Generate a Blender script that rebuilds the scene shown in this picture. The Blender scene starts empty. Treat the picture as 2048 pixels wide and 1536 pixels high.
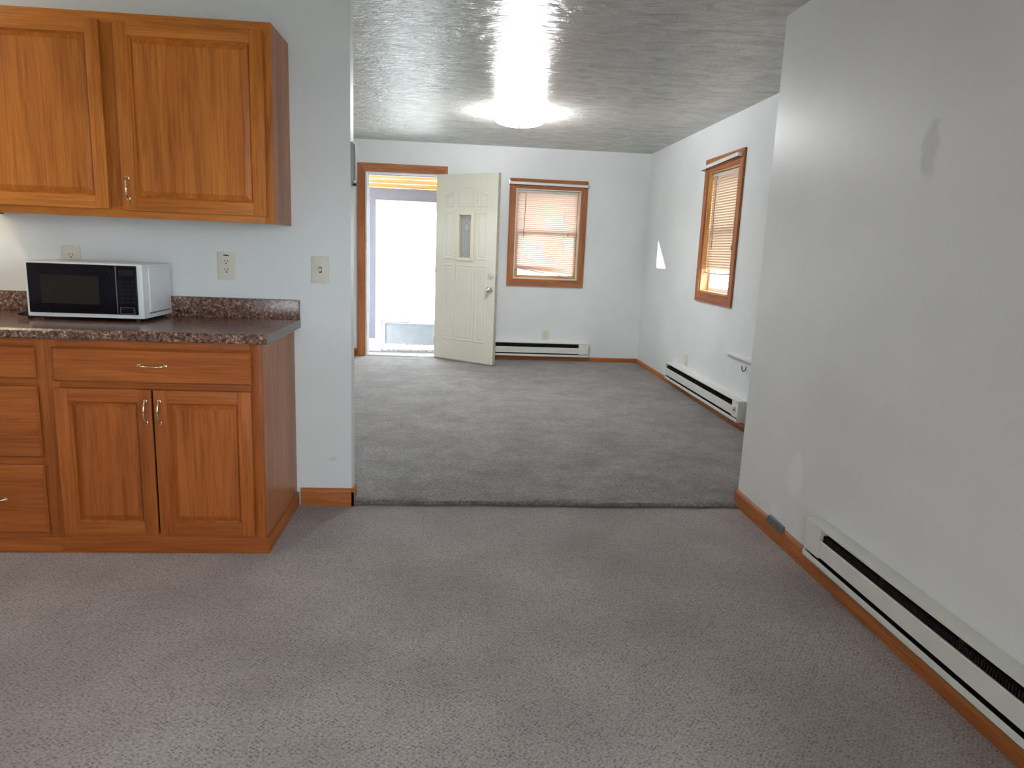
import bpy, bmesh, math, random
from mathutils import Vector, Matrix
random.seed(7)
S = bpy.context.scene
C = S.collection
PI = math.pi

# ------------------------------------------------------------------ camera
cam_d = bpy.data.cameras.new('camera')
cam = bpy.data.objects.new('camera', cam_d); C.objects.link(cam)
F_PX = 1406.756
cam_d.sensor_fit = 'HORIZONTAL'; cam_d.sensor_width = 36.0
cam_d.lens = F_PX / 2048 * 36.0
cam_d.clip_start = 0.02; cam_d.clip_end = 300
_r = Vector((0.99626268, -0.07704159, 0.03905461))
_u = Vector((-0.02381368, 0.18963753, 0.98156534))
_w = Vector((0.08302757, 0.97882695, -0.18709415))
cam.matrix_world = Matrix(((_r.x, _u.x, -_w.x, 0), (_r.y, _u.y, -_w.y, 0), (_r.z, _u.z, -_w.z, 1.28321), (0, 0, 0, 1)))
S.camera = cam

# ------------------------------------------------------------------ world, sun, exposure
S.view_settings.view_transform = 'Standard'
S.view_settings.look = 'None'
S.view_settings.gamma = 1.0
S.view_settings.use_curve_mapping = False
S.view_settings.exposure = 0.0
try:
    S.cycles.use_denoising = True
    S.cycles.use_light_tree = False
    S.cycles.max_bounces = 8; S.cycles.diffuse_bounces = 5; S.cycles.glossy_bounces = 3
    S.cycles.use_adaptive_sampling = True; S.cycles.adaptive_threshold = 0.05; S.cycles.adaptive_min_samples = 16
    S.cycles.transparent_max_bounces = 8
    S.cycles.sample_clamp_indirect = 8.0
except Exception:
    pass
SKY = 26.0
world = bpy.data.worlds.new('overcast_sky'); S.world = world; world.use_nodes = True
_bg = world.node_tree.nodes['Background']
_bg.inputs[0].default_value = (0.84, 0.94, 1.0, 1); _bg.inputs[1].default_value = SKY

sun_d = bpy.data.lights.new('sun', 'SUN'); sun_d.energy = 9.0; sun_d.angle = math.radians(0.53); sun_d.color = (0.93, 1.0, 1.0)
sun = bpy.data.objects.new('sun', sun_d); C.objects.link(sun)
SUN_DIR = Vector((1.0, 0.06, -0.105)).normalized()
sun.rotation_euler = SUN_DIR.to_track_quat('-Z', 'Y').to_euler(); sun.location = (-6, 8, 4)

def portal(name, loc, direction, sx, sy):
    """daylight portal in a window or door opening: gives no light of its own, guides sampling of the sky"""
    d = bpy.data.lights.new(name, 'AREA'); d.shape = 'RECTANGLE'; d.size = sx; d.size_y = sy
    d.cycles.is_portal = True
    o = bpy.data.objects.new(name, d); C.objects.link(o); o.location = loc
    o.rotation_euler = Vector(direction).to_track_quat('-Z', 'Z').to_euler()
    return o

# ------------------------------------------------------------------ main dimensions (metres)
YK = 3.386; YK2 = 3.486          # kitchen partition: face and back
XO = -0.4914                     # end of kitchen partition
YB = 8.127                       # back wall
XR = 2.167                       # right wall of the far room
XN, YN = 1.515, 3.449            # right wall of the near room and where it ends
ZC = 2.406; ZF = 0.0235          # ceiling, far floor
XL = -1.15                       # left wall of the far room
XK = -3.3; YREAR = -2.6          # kitchen side wall, wall behind the camera

# ------------------------------------------------------------------ helpers
ORG = {}
def V(*a): return Vector(a)

def box(bm, lo, hi, fr=None, bev=0.0, seg=2):
    x0, y0, z0 = lo; x1, y1, z1 = hi
    co = [(x0,y0,z0),(x1,y0,z0),(x1,y1,z0),(x0,y1,z0),(x0,y0,z1),(x1,y0,z1),(x1,y1,z1),(x0,y1,z1)]
    t = bmesh.new()
    vs = [t.verts.new(fr(*c) if fr else c) for c in co]
    for f in ((0,3,2,1),(4,5,6,7),(0,1,5,4),(1,2,6,5),(2,3,7,6),(3,0,4,7)):
        t.faces.new([vs[i] for i in f])
    bmesh.ops.recalc_face_normals(t, faces=t.faces)
    if bev > 0:
        bmesh.ops.bevel(t, geom=list(t.edges), offset=bev, segments=seg, affect='EDGES', profile=0.6)
    merge(bm, t)
    return bm

def merge(bm, t, mi=0):
    m = bpy.data.meshes.new('tmp'); t.to_mesh(m); t.free()
    n0 = len(bm.faces)
    bm.from_mesh(m); bpy.data.meshes.remove(m)
    bm.faces.ensure_lookup_table()
    if mi:
        for f in bm.faces[n0:]: f.material_index = mi

def tube(bm, pts, r, seg=10, cap=True):
    pts = [Vector(p) for p in pts]; rings = []
    t = bmesh.new()
    for i, p in enumerate(pts):
        a = pts[max(i-1, 0)]; b = pts[min(i+1, len(pts)-1)]
        d = (b-a).normalized()
        s = d.cross(Vector((0,0,1)))
        if s.length < 1e-3: s = d.cross(Vector((0,1,0)))
        s.normalize(); q = s.cross(d).normalized()
        rr = r[i] if isinstance(r, (list, tuple)) else r
        rings.append([t.verts.new(p + rr*(math.cos(k*2*PI/seg)*s + math.sin(k*2*PI/seg)*q)) for k in range(seg)])
    for a, b in zip(rings, rings[1:]):
        for k in range(seg):
            t.faces.new((a[k], a[(k+1) % seg], b[(k+1) % seg], b[k]))
    if cap:
        t.faces.new(rings[0]); t.faces.new(list(reversed(rings[-1])))
    bmesh.ops.recalc_face_normals(t, faces=t.faces)
    merge(bm, t); return bm

def lathe(bm, prof, fr, seg=32):
    """prof: list of (radius, height); fr maps (a, b, height) to a point"""
    t = bmesh.new(); rings = []
    for r, h in prof:
        if r < 1e-5: rings.append([t.verts.new(fr(0, 0, h))])
        else: rings.append([t.verts.new(fr(r*math.cos(k*2*PI/seg), r*math.sin(k*2*PI/seg), h)) for k in range(seg)])
    for a, b in zip(rings, rings[1:]):
        for k in range(seg):
            k2 = (k+1) % seg
            if len(a) == 1 and len(b) == 1: continue
            if len(a) == 1: t.faces.new((a[0], b[k], b[k2]))
            elif len(b) == 1: t.faces.new((a[k], a[k2], b[0]))
            else: t.faces.new((a[k], a[k2], b[k2], b[k]))
    bmesh.ops.recalc_face_normals(t, faces=t.faces)
    merge(bm, t); return bm

def prism(bm, poly, d0, d1, fr):
    """poly in (a, z), extruded between depths d0 and d1"""
    t = bmesh.new()
    A = [t.verts.new(fr(a, d0, z)) for a, z in poly]; B = [t.verts.new(fr(a, d1, z)) for a, z in poly]
    t.faces.new(A); t.faces.new(list(reversed(B)))
    n = len(poly)
    for i in range(n): t.faces.new((A[i], B[i], B[(i+1) % n], A[(i+1) % n]))
    bmesh.ops.recalc_face_normals(t, faces=t.faces)
    merge(bm, t); return bm

def frustum(bm, lo, hi, n0, n1, inset, fr):
    """raised field: rectangle (a,z) lo..hi at depth n0, inset rectangle at depth n1"""
    (a0, z0), (a1, z1) = lo, hi
    t = bmesh.new()
    A = [t.verts.new(fr(*p)) for p in ((a0,n0,z0),(a1,n0,z0),(a1,n0,z1),(a0,n0,z1))]
    B = [t.verts.new(fr(*p)) for p in ((a0+inset,n1,z0+inset),(a1-inset,n1,z0+inset),(a1-inset,n1,z1-inset),(a0+inset,n1,z1-inset))]
    t.faces.new(A); t.faces.new(B)
    for i in range(4): t.faces.new((A[i], A[(i+1) % 4], B[(i+1) % 4], B[i]))
    bmesh.ops.recalc_face_normals(t, faces=t.faces)
    merge(bm, t); return bm

def smooth(me, ang=18):
    for p in me.polygons: p.use_smooth = True
    try: me.set_sharp_from_angle(angle=math.radians(ang))
    except Exception: pass

def add(name, bm, mat, parent=None, smo=True, base=False):
    """one mesh object; origin at its middle (or at the middle of its base)"""
    cs = [v.co for v in bm.verts]
    lo = Vector([min(c[i] for c in cs) for i in range(3)]); hi = Vector([max(c[i] for c in cs) for i in range(3)])
    c = (lo+hi)/2
    if base: c.z = lo.z
    bmesh.ops.translate(bm, verts=bm.verts, vec=-c)
    me = bpy.data.meshes.new(name); bm.to_mesh(me); bm.free()
    for m in (mat if isinstance(mat, (list, tuple)) else [mat]): me.materials.append(m)
    if smo: smooth(me, 18 if smo is True else smo)
    o = bpy.data.objects.new(name, me); C.objects.link(o)
    if parent is not None:
        o.parent = parent; o.location = c - ORG[parent.name]
    else: o.location = c
    ORG[o.name] = c
    return o

def tag(o, label, cat, group=None, kind=None):
    o['label'] = label; o['category'] = cat
    if group: o['group'] = group
    if kind: o['kind'] = kind
    return o

def thing(name, loc, label, cat, group=None, kind=None, org=None):
    o = bpy.data.objects.new(name, None); C.objects.link(o); o.location = loc
    o.empty_display_size = 0.1
    ORG[o.name] = Vector(org) if org is not None else Vector(loc)
    return tag(o, label, cat, group, kind)

def NB(): return bmesh.new()
def B(lo, hi, fr=None, bev=0.0): return box(bmesh.new(), lo, hi, fr, bev)
def boxes(lst, bev=0.0, fr=None):
    b = bmesh.new()
    for lo, hi in lst: box(b, lo, hi, fr, bev)
    return b

# frames: (a along the wall, n out of the wall, z) -> world
def fr_facing(x0, y):  return lambda a, n, z: (x0 + a, y - n, z)      # wall faces the camera (-Y)
def fr_right(x, y0):   return lambda a, n, z: (x - n, y0 + a, z)      # wall faces -X
def fr_left(x, y0):    return lambda a, n, z: (x + n, y0 + a, z)      # wall faces +X

# ------------------------------------------------------------------ materials
def newmat(name):
    m = bpy.data.materials.new(name); m.use_nodes = True
    nt = m.node_tree; return m, nt, nt.nodes['Principled BSDF']
def N(nt, typ, **kw):
    n = nt.nodes.new(typ)
    for k, v in kw.items(): setattr(n, k, v)
    return n
def L(nt, a, b): nt.links.new(a, b)
def rgb(c): return (c[0], c[1], c[2], 1)

def plain(name, col, rough=0.5, metal=0.0, spec=0.5, noise=0.0, nscale=20.0, bump=0.0, bscale=200.0):
    m, nt, p = newmat(name)
    p.inputs['Base Color'].default_value = rgb(col); p.inputs['Roughness'].default_value = rough
    p.inputs['Metallic'].default_value = metal; p.inputs['Specular IOR Level'].default_value = spec
    tc = N(nt, 'ShaderNodeTexCoord')
    if noise:
        nz = N(nt, 'ShaderNodeTexNoise'); nz.inputs['Scale'].default_value = nscale; nz.inputs['Detail'].default_value = 4
        L(nt, tc.outputs['Object'], nz.inputs['Vector'])
        r = N(nt, 'ShaderNodeValToRGB'); L(nt, nz.outputs['Fac'], r.inputs['Fac'])
        r.color_ramp.elements[0].position = 0.3; r.color_ramp.elements[1].position = 0.7
        r.color_ramp.elements[0].color = rgb([c*(1-noise) for c in col]); r.color_ramp.elements[1].color = rgb([min(1, c*(1+noise)) for c in col])
        L(nt, r.outputs['Color'], p.inputs['Base Color'])
    if bump:
        nz = N(nt, 'ShaderNodeTexNoise'); nz.inputs['Scale'].default_value = bscale; nz.inputs['Detail'].default_value = 3
        L(nt, tc.outputs['Object'], nz.inputs['Vector'])
        b = N(nt, 'ShaderNodeBump'); b.inputs['Strength'].default_value = bump; b.inputs['Distance'].default_value = 0.002
        L(nt, nz.outputs['Fac'], b.inputs['Height']); L(nt, b.outputs['Normal'], p.inputs['Normal'])
    return m

def oak(name, axis, col=(0.57, 0.196, 0.034), rough=0.40):
    """varnished oak, grain along axis 0/1/2"""
    m, nt, p = newmat(name)
    tc = N(nt, 'ShaderNodeTexCoord'); oi = N(nt, 'ShaderNodeObjectInfo')
    off = N(nt, 'ShaderNodeVectorMath', operation='SCALE'); off.inputs[0].default_value = (7.3, 3.1, 5.7)
    L(nt, oi.outputs['Random'], off.inputs['Scale'])
    ad = N(nt, 'ShaderNodeVectorMath', operation='ADD'); L(nt, tc.outputs['Object'], ad.inputs[0]); L(nt, off.outputs[0], ad.inputs[1])
    def grain(sc_across, sc_along, detail, dist=0.0):
        mp = N(nt, 'ShaderNodeMapping'); s = [sc_across]*3; s[axis] = sc_along
        mp.inputs['Scale'].default_value = s; L(nt, ad.outputs[0], mp.inputs['Vector'])
        nz = N(nt, 'ShaderNodeTexNoise'); nz.inputs['Scale'].default_value = 1; nz.inputs['Detail'].default_value = detail
        nz.inputs['Distortion'].default_value = dist; nz.inputs['Roughness'].default_value = 0.6
        L(nt, mp.outputs[0], nz.inputs['Vector']); return nz
    g1 = grain(14, 1.1, 4, 0.6); g2 = grain(160, 5, 3); g3 = grain(3.5, 0.9, 2)
    r1 = N(nt, 'ShaderNodeValToRGB'); e = r1.color_ramp.elements
    e[0].position = 0.30; e[1].position = 0.72
    e[0].color = rgb((col[0]*0.74, col[1]*0.64, col[2]*0.55)); e[1].color = rgb((col[0]*1.18, col[1]*1.22, col[2]*1.30))
    L(nt, g1.outputs['Fac'], r1.inputs['Fac'])
    r2 = N(nt, 'ShaderNodeValToRGB'); e = r2.color_ramp.elements
    e[0].position = 0.34; e[1].position = 0.55; e[0].color = (0.66, 0.60, 0.55, 1); e[1].color = (1, 1, 1, 1)
    L(nt, g2.outputs['Fac'], r2.inputs['Fac'])
    mx = N(nt, 'ShaderNodeMixRGB', blend_type='MULTIPLY'); mx.inputs[0].default_value = 0.75
    L(nt, r1.outputs['Color'], mx.inputs[1]); L(nt, r2.outputs['Color'], mx.inputs[2])
    r3 = N(nt, 'ShaderNodeValToRGB'); e = r3.color_ramp.elements
    e[0].position = 0.35; e[1].position = 0.65; e[0].color = (0.86, 0.83, 0.80, 1); e[1].color = (1.08, 1.08, 1.06, 1)
    L(nt, g3.outputs['Fac'], r3.inputs['Fac'])
    mx2 = N(nt, 'ShaderNodeMixRGB', blend_type='MULTIPLY'); mx2.inputs[0].default_value = 1
    L(nt, mx.outputs[0], mx2.inputs[1]); L(nt, r3.outputs['Color'], mx2.inputs[2])
    L(nt, mx2.outputs[0], p.inputs['Base Color'])
    p.inputs['Roughness'].default_value = rough; p.inputs['Specular IOR Level'].default_value = 0.24
    b = N(nt, 'ShaderNodeBump'); b.inputs['Strength'].default_value = 0.12; b.inputs['Distance'].default_value = 0.001
    L(nt, g2.outputs['Fac'], b.inputs['Height']); L(nt, b.outputs['Normal'], p.inputs['Normal'])
    return m

OAK = [oak('oak_grain_x', 0), oak('oak_grain_y', 1), oak('oak_grain_z', 2)]
OAKB = [oak('oak_base_x', 0, (0.42, 0.122, 0.027)), oak('oak_base_y', 1, (0.42, 0.122, 0.027)), oak('oak_base_z', 2, (0.42, 0.122, 0.027))]
VENEER = oak('oak_veneer_end', 2, (0.44, 0.18, 0.080), 0.36)
TRIM = [oak('trim_oak_x', 0, (0.44, 0.178, 0.078), 0.55), oak('trim_oak_y', 1, (0.44, 0.178, 0.078), 0.55), oak('trim_oak_z', 2, (0.44, 0.178, 0.078), 0.55)]

BASEB = [oak('baseboard_oak_x', 0, (0.47, 0.165, 0.048), 0.42), oak('baseboard_oak_y', 1, (0.47, 0.165, 0.048), 0.42), oak('baseboard_oak_z', 2, (0.47, 0.165, 0.048), 0.42)]

def wall_paint(name, col, rough=0.38, marks=None):
    m, nt, p = newmat(name)
    tc = N(nt, 'ShaderNodeTexCoord')
    geo = N(nt, 'ShaderNodeNewGeometry')
    n1 = N(nt, 'ShaderNodeTexNoise'); n1.inputs['Scale'].default_value = 1.6; n1.inputs['Detail'].default_value = 2
    L(nt, geo.outputs['Position'], n1.inputs['Vector'])
    r = N(nt, 'ShaderNodeValToRGB'); e = r.color_ramp.elements
    e[0].position = 0.3; e[1].position = 0.7
    e[0].color = rgb([c*0.95 for c in col]); e[1].color = rgb([min(1, c*1.03) for c in col])
    L(nt, n1.outputs['Fac'], r.inputs['Fac'])
    out = r.outputs['Color']
    for (ctr, half, mcol, fac, sc) in (marks or []):
        # a scuff or paint patch with its own ragged outline, at a place on this wall
        s = N(nt, 'ShaderNodeVectorMath', operation='SUBTRACT'); L(nt, geo.outputs['Position'], s.inputs[0]); s.inputs[1].default_value = ctr
        d = N(nt, 'ShaderNodeVectorMath', operation='DIVIDE'); L(nt, s.outputs[0], d.inputs[0]); d.inputs[1].default_value = half
        ln = N(nt, 'ShaderNodeVectorMath', operation='LENGTH'); L(nt, d.outputs[0], ln.inputs[0])
        nz = N(nt, 'ShaderNodeTexNoise'); nz.inputs['Scale'].default_value = sc; nz.inputs['Detail'].default_value = 4
        L(nt, geo.outputs['Position'], nz.inputs['Vector'])
        a = N(nt, 'ShaderNodeMath', operation='MULTIPLY_ADD'); L(nt, nz.outputs['Fac'], a.inputs[0]); a.inputs[1].default_value = 1.5; L(nt, ln.outputs['Value'], a.inputs[2])
        mr = N(nt, 'ShaderNodeMapRange'); mr.inputs['From Min'].default_value = 1.45; mr.inputs['From Max'].default_value = 1.95
        mr.inputs['To Min'].default_value = fac; mr.inputs['To Max'].default_value = 0
        L(nt, a.outputs[0], mr.inputs['Value'])
        mx = N(nt, 'ShaderNodeMixRGB'); L(nt, mr.outputs[0], mx.inputs[0]); L(nt, out, mx.inputs[1]); mx.inputs[2].default_value = rgb(mcol)
        out = mx.outputs[0]
    L(nt, out, p.inputs['Base Color'])
    p.inputs['Roughness'].default_value = rough; p.inputs['Specular IOR Level'].default_value = 0.45
    n2 = N(nt, 'ShaderNodeTexNoise'); n2.inputs['Scale'].default_value = 130; n2.inputs['Detail'].default_value = 0
    L(nt, geo.outputs['Position'], n2.inputs['Vector'])
    b = N(nt, 'ShaderNodeBump'); b.inputs['Strength'].default_value = 0.22; b.inputs['Distance'].default_value = 0.0014
    L(nt, n2.outputs['Fac'], b.inputs['Height']); L(nt, b.outputs['Normal'], p.inputs['Normal'])
    return m

PAINT = (0.80, 0.825, 0.825)
WALL = wall_paint('wall_paint', PAINT, marks=[((-0.58, YK, 0.24), (0.02, 0.02, 0.012), (0.5, 0.52, 0.5), 0.35, 60)])
WALLR = wall_paint('wall_paint_right', (0.80, 0.795, 0.79), 0.40, marks=[
    ((XN, 2.262, 1.655), (0.05, 0.042, 0.085), (0.52, 0.52, 0.51), 0.55, 22),
    ((XN, 2.87, 0.34), (0.05, 0.075, 0.10), (0.93, 0.93, 0.94), 0.55, 9),
    ((XN, 3.02, 0.135), (0.05, 0.06, 0.03), (0.93, 0.93, 0.94), 0.5, 20)])
HEATW = plain('heater_enamel', (0.74, 0.74, 0.69), 0.32, noise=0.05, nscale=6)
DARK = plain('heater_inside', (0.035, 0.022, 0.022), 0.6)
FIN = plain('heater_fins', (0.045, 0.028, 0.028), 0.6, metal=0.0, spec=0.2)
IVORY = plain('ivory_plastic', (0.72, 0.69, 0.59), 0.35, noise=0.04)
SLOT = plain('slot_dark', (0.02, 0.016, 0.014), 0.6, spec=0.2)
WHITEP = plain('white_enamel', (0.80, 0.82, 0.84), 0.28, noise=0.02)
BLACKG = plain('black_gloss', (0.006, 0.0045, 0.008), 0.25, spec=0.2)
MWIN = plain('oven_window', (0.020, 0.016, 0.013), 0.5, spec=0.2, noise=0.2, nscale=300)
KEYS = plain('keypad_print', (0.010, 0.009, 0.011), 0.4, spec=0.2)
GREYL = plain('grey_trim_line', (0.16, 0.15, 0.17), 0.4)
BRASS = plain('brass_nickel', (0.78, 0.66, 0.46), 0.24, metal=1.0)
CHROME = plain('satin_nickel', (0.72, 0.71, 0.69), 0.22, metal=1.0)
DOORW = plain('door_cream', (0.74, 0.72, 0.60), 0.42, noise=0.03, nscale=3, bump=0.05)
DOORE = plain('door_edge', (0.44, 0.38, 0.32), 0.6, noise=0.15)
STORM = plain('storm_white', (0.80, 0.81, 0.83), 0.4, noise=0.06, nscale=5)
STORMD = plain('storm_panel', (0.29, 0.30, 0.315), 0.45, noise=0.10, nscale=6)
GRIME = plain('grime_strip', (0.36, 0.33, 0.30), 0.8, noise=0.5, nscale=30)
LAV = plain('porch_wall_paint', (0.165, 0.16, 0.195), 0.7, noise=0.05, nscale=8)
PORCHW = oak('porch_pine_x', 0, (0.70, 0.42, 0.16), 0.6)
PINE = [oak('pine_sash_x', 0, (0.66, 0.37, 0.16), 0.45), oak('pine_sash_y', 1, (0.66, 0.37, 0.16), 0.45), oak('pine_sash_z', 2, (0.66, 0.37, 0.16), 0.45)]
CONC = plain('porch_floor_paint', (0.16, 0.16, 0.165), 0.7, noise=0.25, nscale=8)
ALU = plain('aluminium', (0.75, 0.76, 0.78), 0.35, metal=0.6)
BOXG = plain('grey_metal_box', (0.30, 0.32, 0.30), 0.4, metal=0.2)
RUBBER = plain('black_rubber', (0.012, 0.011, 0.012), 0.5)
TAPE = plain('grey_tape', (0.13, 0.135, 0.15), 0.35, noise=0.35, nscale=40)
HOOKM = plain('dark_hook', (0.02, 0.018, 0.022), 0.35)
RODW = plain('rod_white', (0.80, 0.80, 0.78), 0.35)
CORDW = plain('cord_white', (0.85, 0.83, 0.78), 0.7)
WANDM = plain('wand_plastic', (0.30, 0.26, 0.22), 0.25)
LEAD = plain('lead_came', (0.62, 0.62, 0.60), 0.35, metal=0.5)
BLINDRAIL = plain('blind_rail', (0.62, 0.60, 0.52), 0.4)

def ceiling_mat():
    m, nt, p = newmat('ceiling_brushed_gloss')
    geo = N(nt, 'ShaderNodeNewGeometry')
    def noise(scale, vec, detail=6, dist=0.0, rough=0.6):
        mp = N(nt, 'ShaderNodeMapping'); mp.inputs['Scale'].default_value = vec; L(nt, geo.outputs['Position'], mp.inputs['Vector'])
        nz = N(nt, 'ShaderNodeTexNoise'); nz.inputs['Scale'].default_value = scale; nz.inputs['Detail'].default_value = detail
        nz.inputs['Distortion'].default_value = dist; nz.inputs['Roughness'].default_value = rough
        L(nt, mp.outputs[0], nz.inputs['Vector']); return nz
    a = noise(14, (0.62, 1.35, 1), 4, 2.0, 0.66)      # swirled brush strokes
    c = noise(60, (0.6, 1.4, 1), 1, 0.6)
    col = noise(7.0, (0.7, 1.5, 1), 4, 1.0)
    r = N(nt, 'ShaderNodeValToRGB'); e = r.color_ramp.elements; e[0].position = 0.3; e[1].position = 0.7
    e[0].color = (0.41, 0.40, 0.365, 1); e[1].color = (0.62, 0.61, 0.57, 1); L(nt, col.outputs['Fac'], r.inputs['Fac'])
    L(nt, r.outputs['Color'], p.inputs['Base Color'])
    p.inputs['Roughness'].default_value = 0.26; p.inputs['Specular IOR Level'].default_value = 1.0
    mx = N(nt, 'ShaderNodeMath', operation='MULTIPLY_ADD'); L(nt, c.outputs['Fac'], mx.inputs[0]); mx.inputs[1].default_value = 0.30; L(nt, a.outputs['Fac'], mx.inputs[2])
    b = N(nt, 'ShaderNodeBump'); b.inputs['Strength'].default_value = 0.80; b.inputs['Distance'].default_value = 0.013
    L(nt, mx.outputs[0], b.inputs['Height']); L(nt, b.outputs['Normal'], p.inputs['Normal'])
    return m
CEIL = ceiling_mat()

def carpet_loop():
    m, nt, p = newmat('carpet_berber_loop')
    geo = N(nt, 'ShaderNodeNewGeometry')
    rot = N(nt, 'ShaderNodeMapping'); rot.inputs['Rotation'].default_value = (0, 0, math.radians(38)); L(nt, geo.outputs['Position'], rot.inputs['Vector'])
    vo = N(nt, 'ShaderNodeTexVoronoi'); vo.inputs['Scale'].default_value = 88; vo.inputs['Randomness'].default_value = 0.42
    L(nt, rot.outputs[0], vo.inputs['Vector'])
    n1 = N(nt, 'ShaderNodeTexNoise'); n1.inputs['Scale'].default_value = 2.2; n1.inputs['Detail'].default_value = 2; L(nt, geo.outputs['Position'], n1.inputs['Vector'])
    n2 = N(nt, 'ShaderNodeTexNoise'); n2.inputs['Scale'].default_value = 120; n2.inputs['Detail'].default_value = 1; L(nt, geo.outputs['Position'], n2.inputs['Vector'])
    n3 = N(nt, 'ShaderNodeTexNoise'); n3.inputs['Scale'].default_value = 26; n3.inputs['Detail'].default_value = 2; L(nt, geo.outputs['Position'], n3.inputs['Vector'])
    base = N(nt, 'ShaderNodeValToRGB'); e = base.color_ramp.elements; e[0].position = 0.32; e[1].position = 0.68
    e[0].color = (0.31, 0.262, 0.255, 1); e[1].color = (0.415, 0.362, 0.348, 1); L(nt, n1.outputs['Fac'], base.inputs['Fac'])
    fine = N(nt, 'ShaderNodeValToRGB'); e = fine.color_ramp.elements; e[0].position = 0.34; e[1].position = 0.66
    e[0].color = (0.78, 0.77, 0.77, 1); e[1].color = (1.16, 1.16, 1.15, 1); L(nt, n2.outputs['Fac'], fine.inputs['Fac'])
    mx = N(nt, 'ShaderNodeMixRGB', blend_type='MULTIPLY'); mx.inputs[0].default_value = 1; L(nt, base.outputs[0], mx.inputs[1]); L(nt, fine.outputs[0], mx.inputs[2])
    # dark flecks: one in some of the loops
    dots = N(nt, 'ShaderNodeMapRange'); dots.inputs['From Min'].default_value = 0.16; dots.inputs['From Max'].default_value = 0.42
    dots.inputs['To Min'].default_value = 1; dots.inputs['To Max'].default_value = 0; L(nt, vo.outputs['Distance'], dots.inputs['Value'])
    sel = N(nt, 'ShaderNodeMapRange'); sel.inputs['From Min'].default_value = 0.35; sel.inputs['From Max'].default_value = 0.6; L(nt, n3.outputs['Fac'], sel.inputs['Value'])
    sel.inputs['To Min'].default_value = 0.25; sel.inputs['To Max'].default_value = 1.0
    fac = N(nt, 'ShaderNodeMath', operation='MULTIPLY'); L(nt, dots.outputs[0], fac.inputs[0]); L(nt, sel.outputs[0], fac.inputs[1])
    f2 = N(nt, 'ShaderNodeMath', operation='MULTIPLY'); L(nt, fac.outputs[0], f2.inputs[0]); f2.inputs[1].default_value = 0.75
    mx2 = N(nt, 'ShaderNodeMixRGB'); L(nt, f2.outputs[0], mx2.inputs[0]); L(nt, mx.outputs[0], mx2.inputs[1]); mx2.inputs[2].default_value = (0.075, 0.06, 0.068, 1)
    L(nt, mx2.outputs[0], p.inputs['Base Color'])
    p.inputs['Roughness'].default_value = 0.95; p.inputs['Specular IOR Level'].default_value = 0.1
    p.inputs['Sheen Weight'].default_value = 0.25; p.inputs['Sheen Roughness'].default_value = 0.5
    b = N(nt, 'ShaderNodeBump'); b.inputs['Strength'].default_value = 0.6; b.inputs['Distance'].default_value = 0.004
    L(nt, vo.outputs['Distance'], b.inputs['Height']); L(nt, b.outputs['Normal'], p.inputs['Normal'])
    return m
CARPET = carpet_loop()

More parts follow.
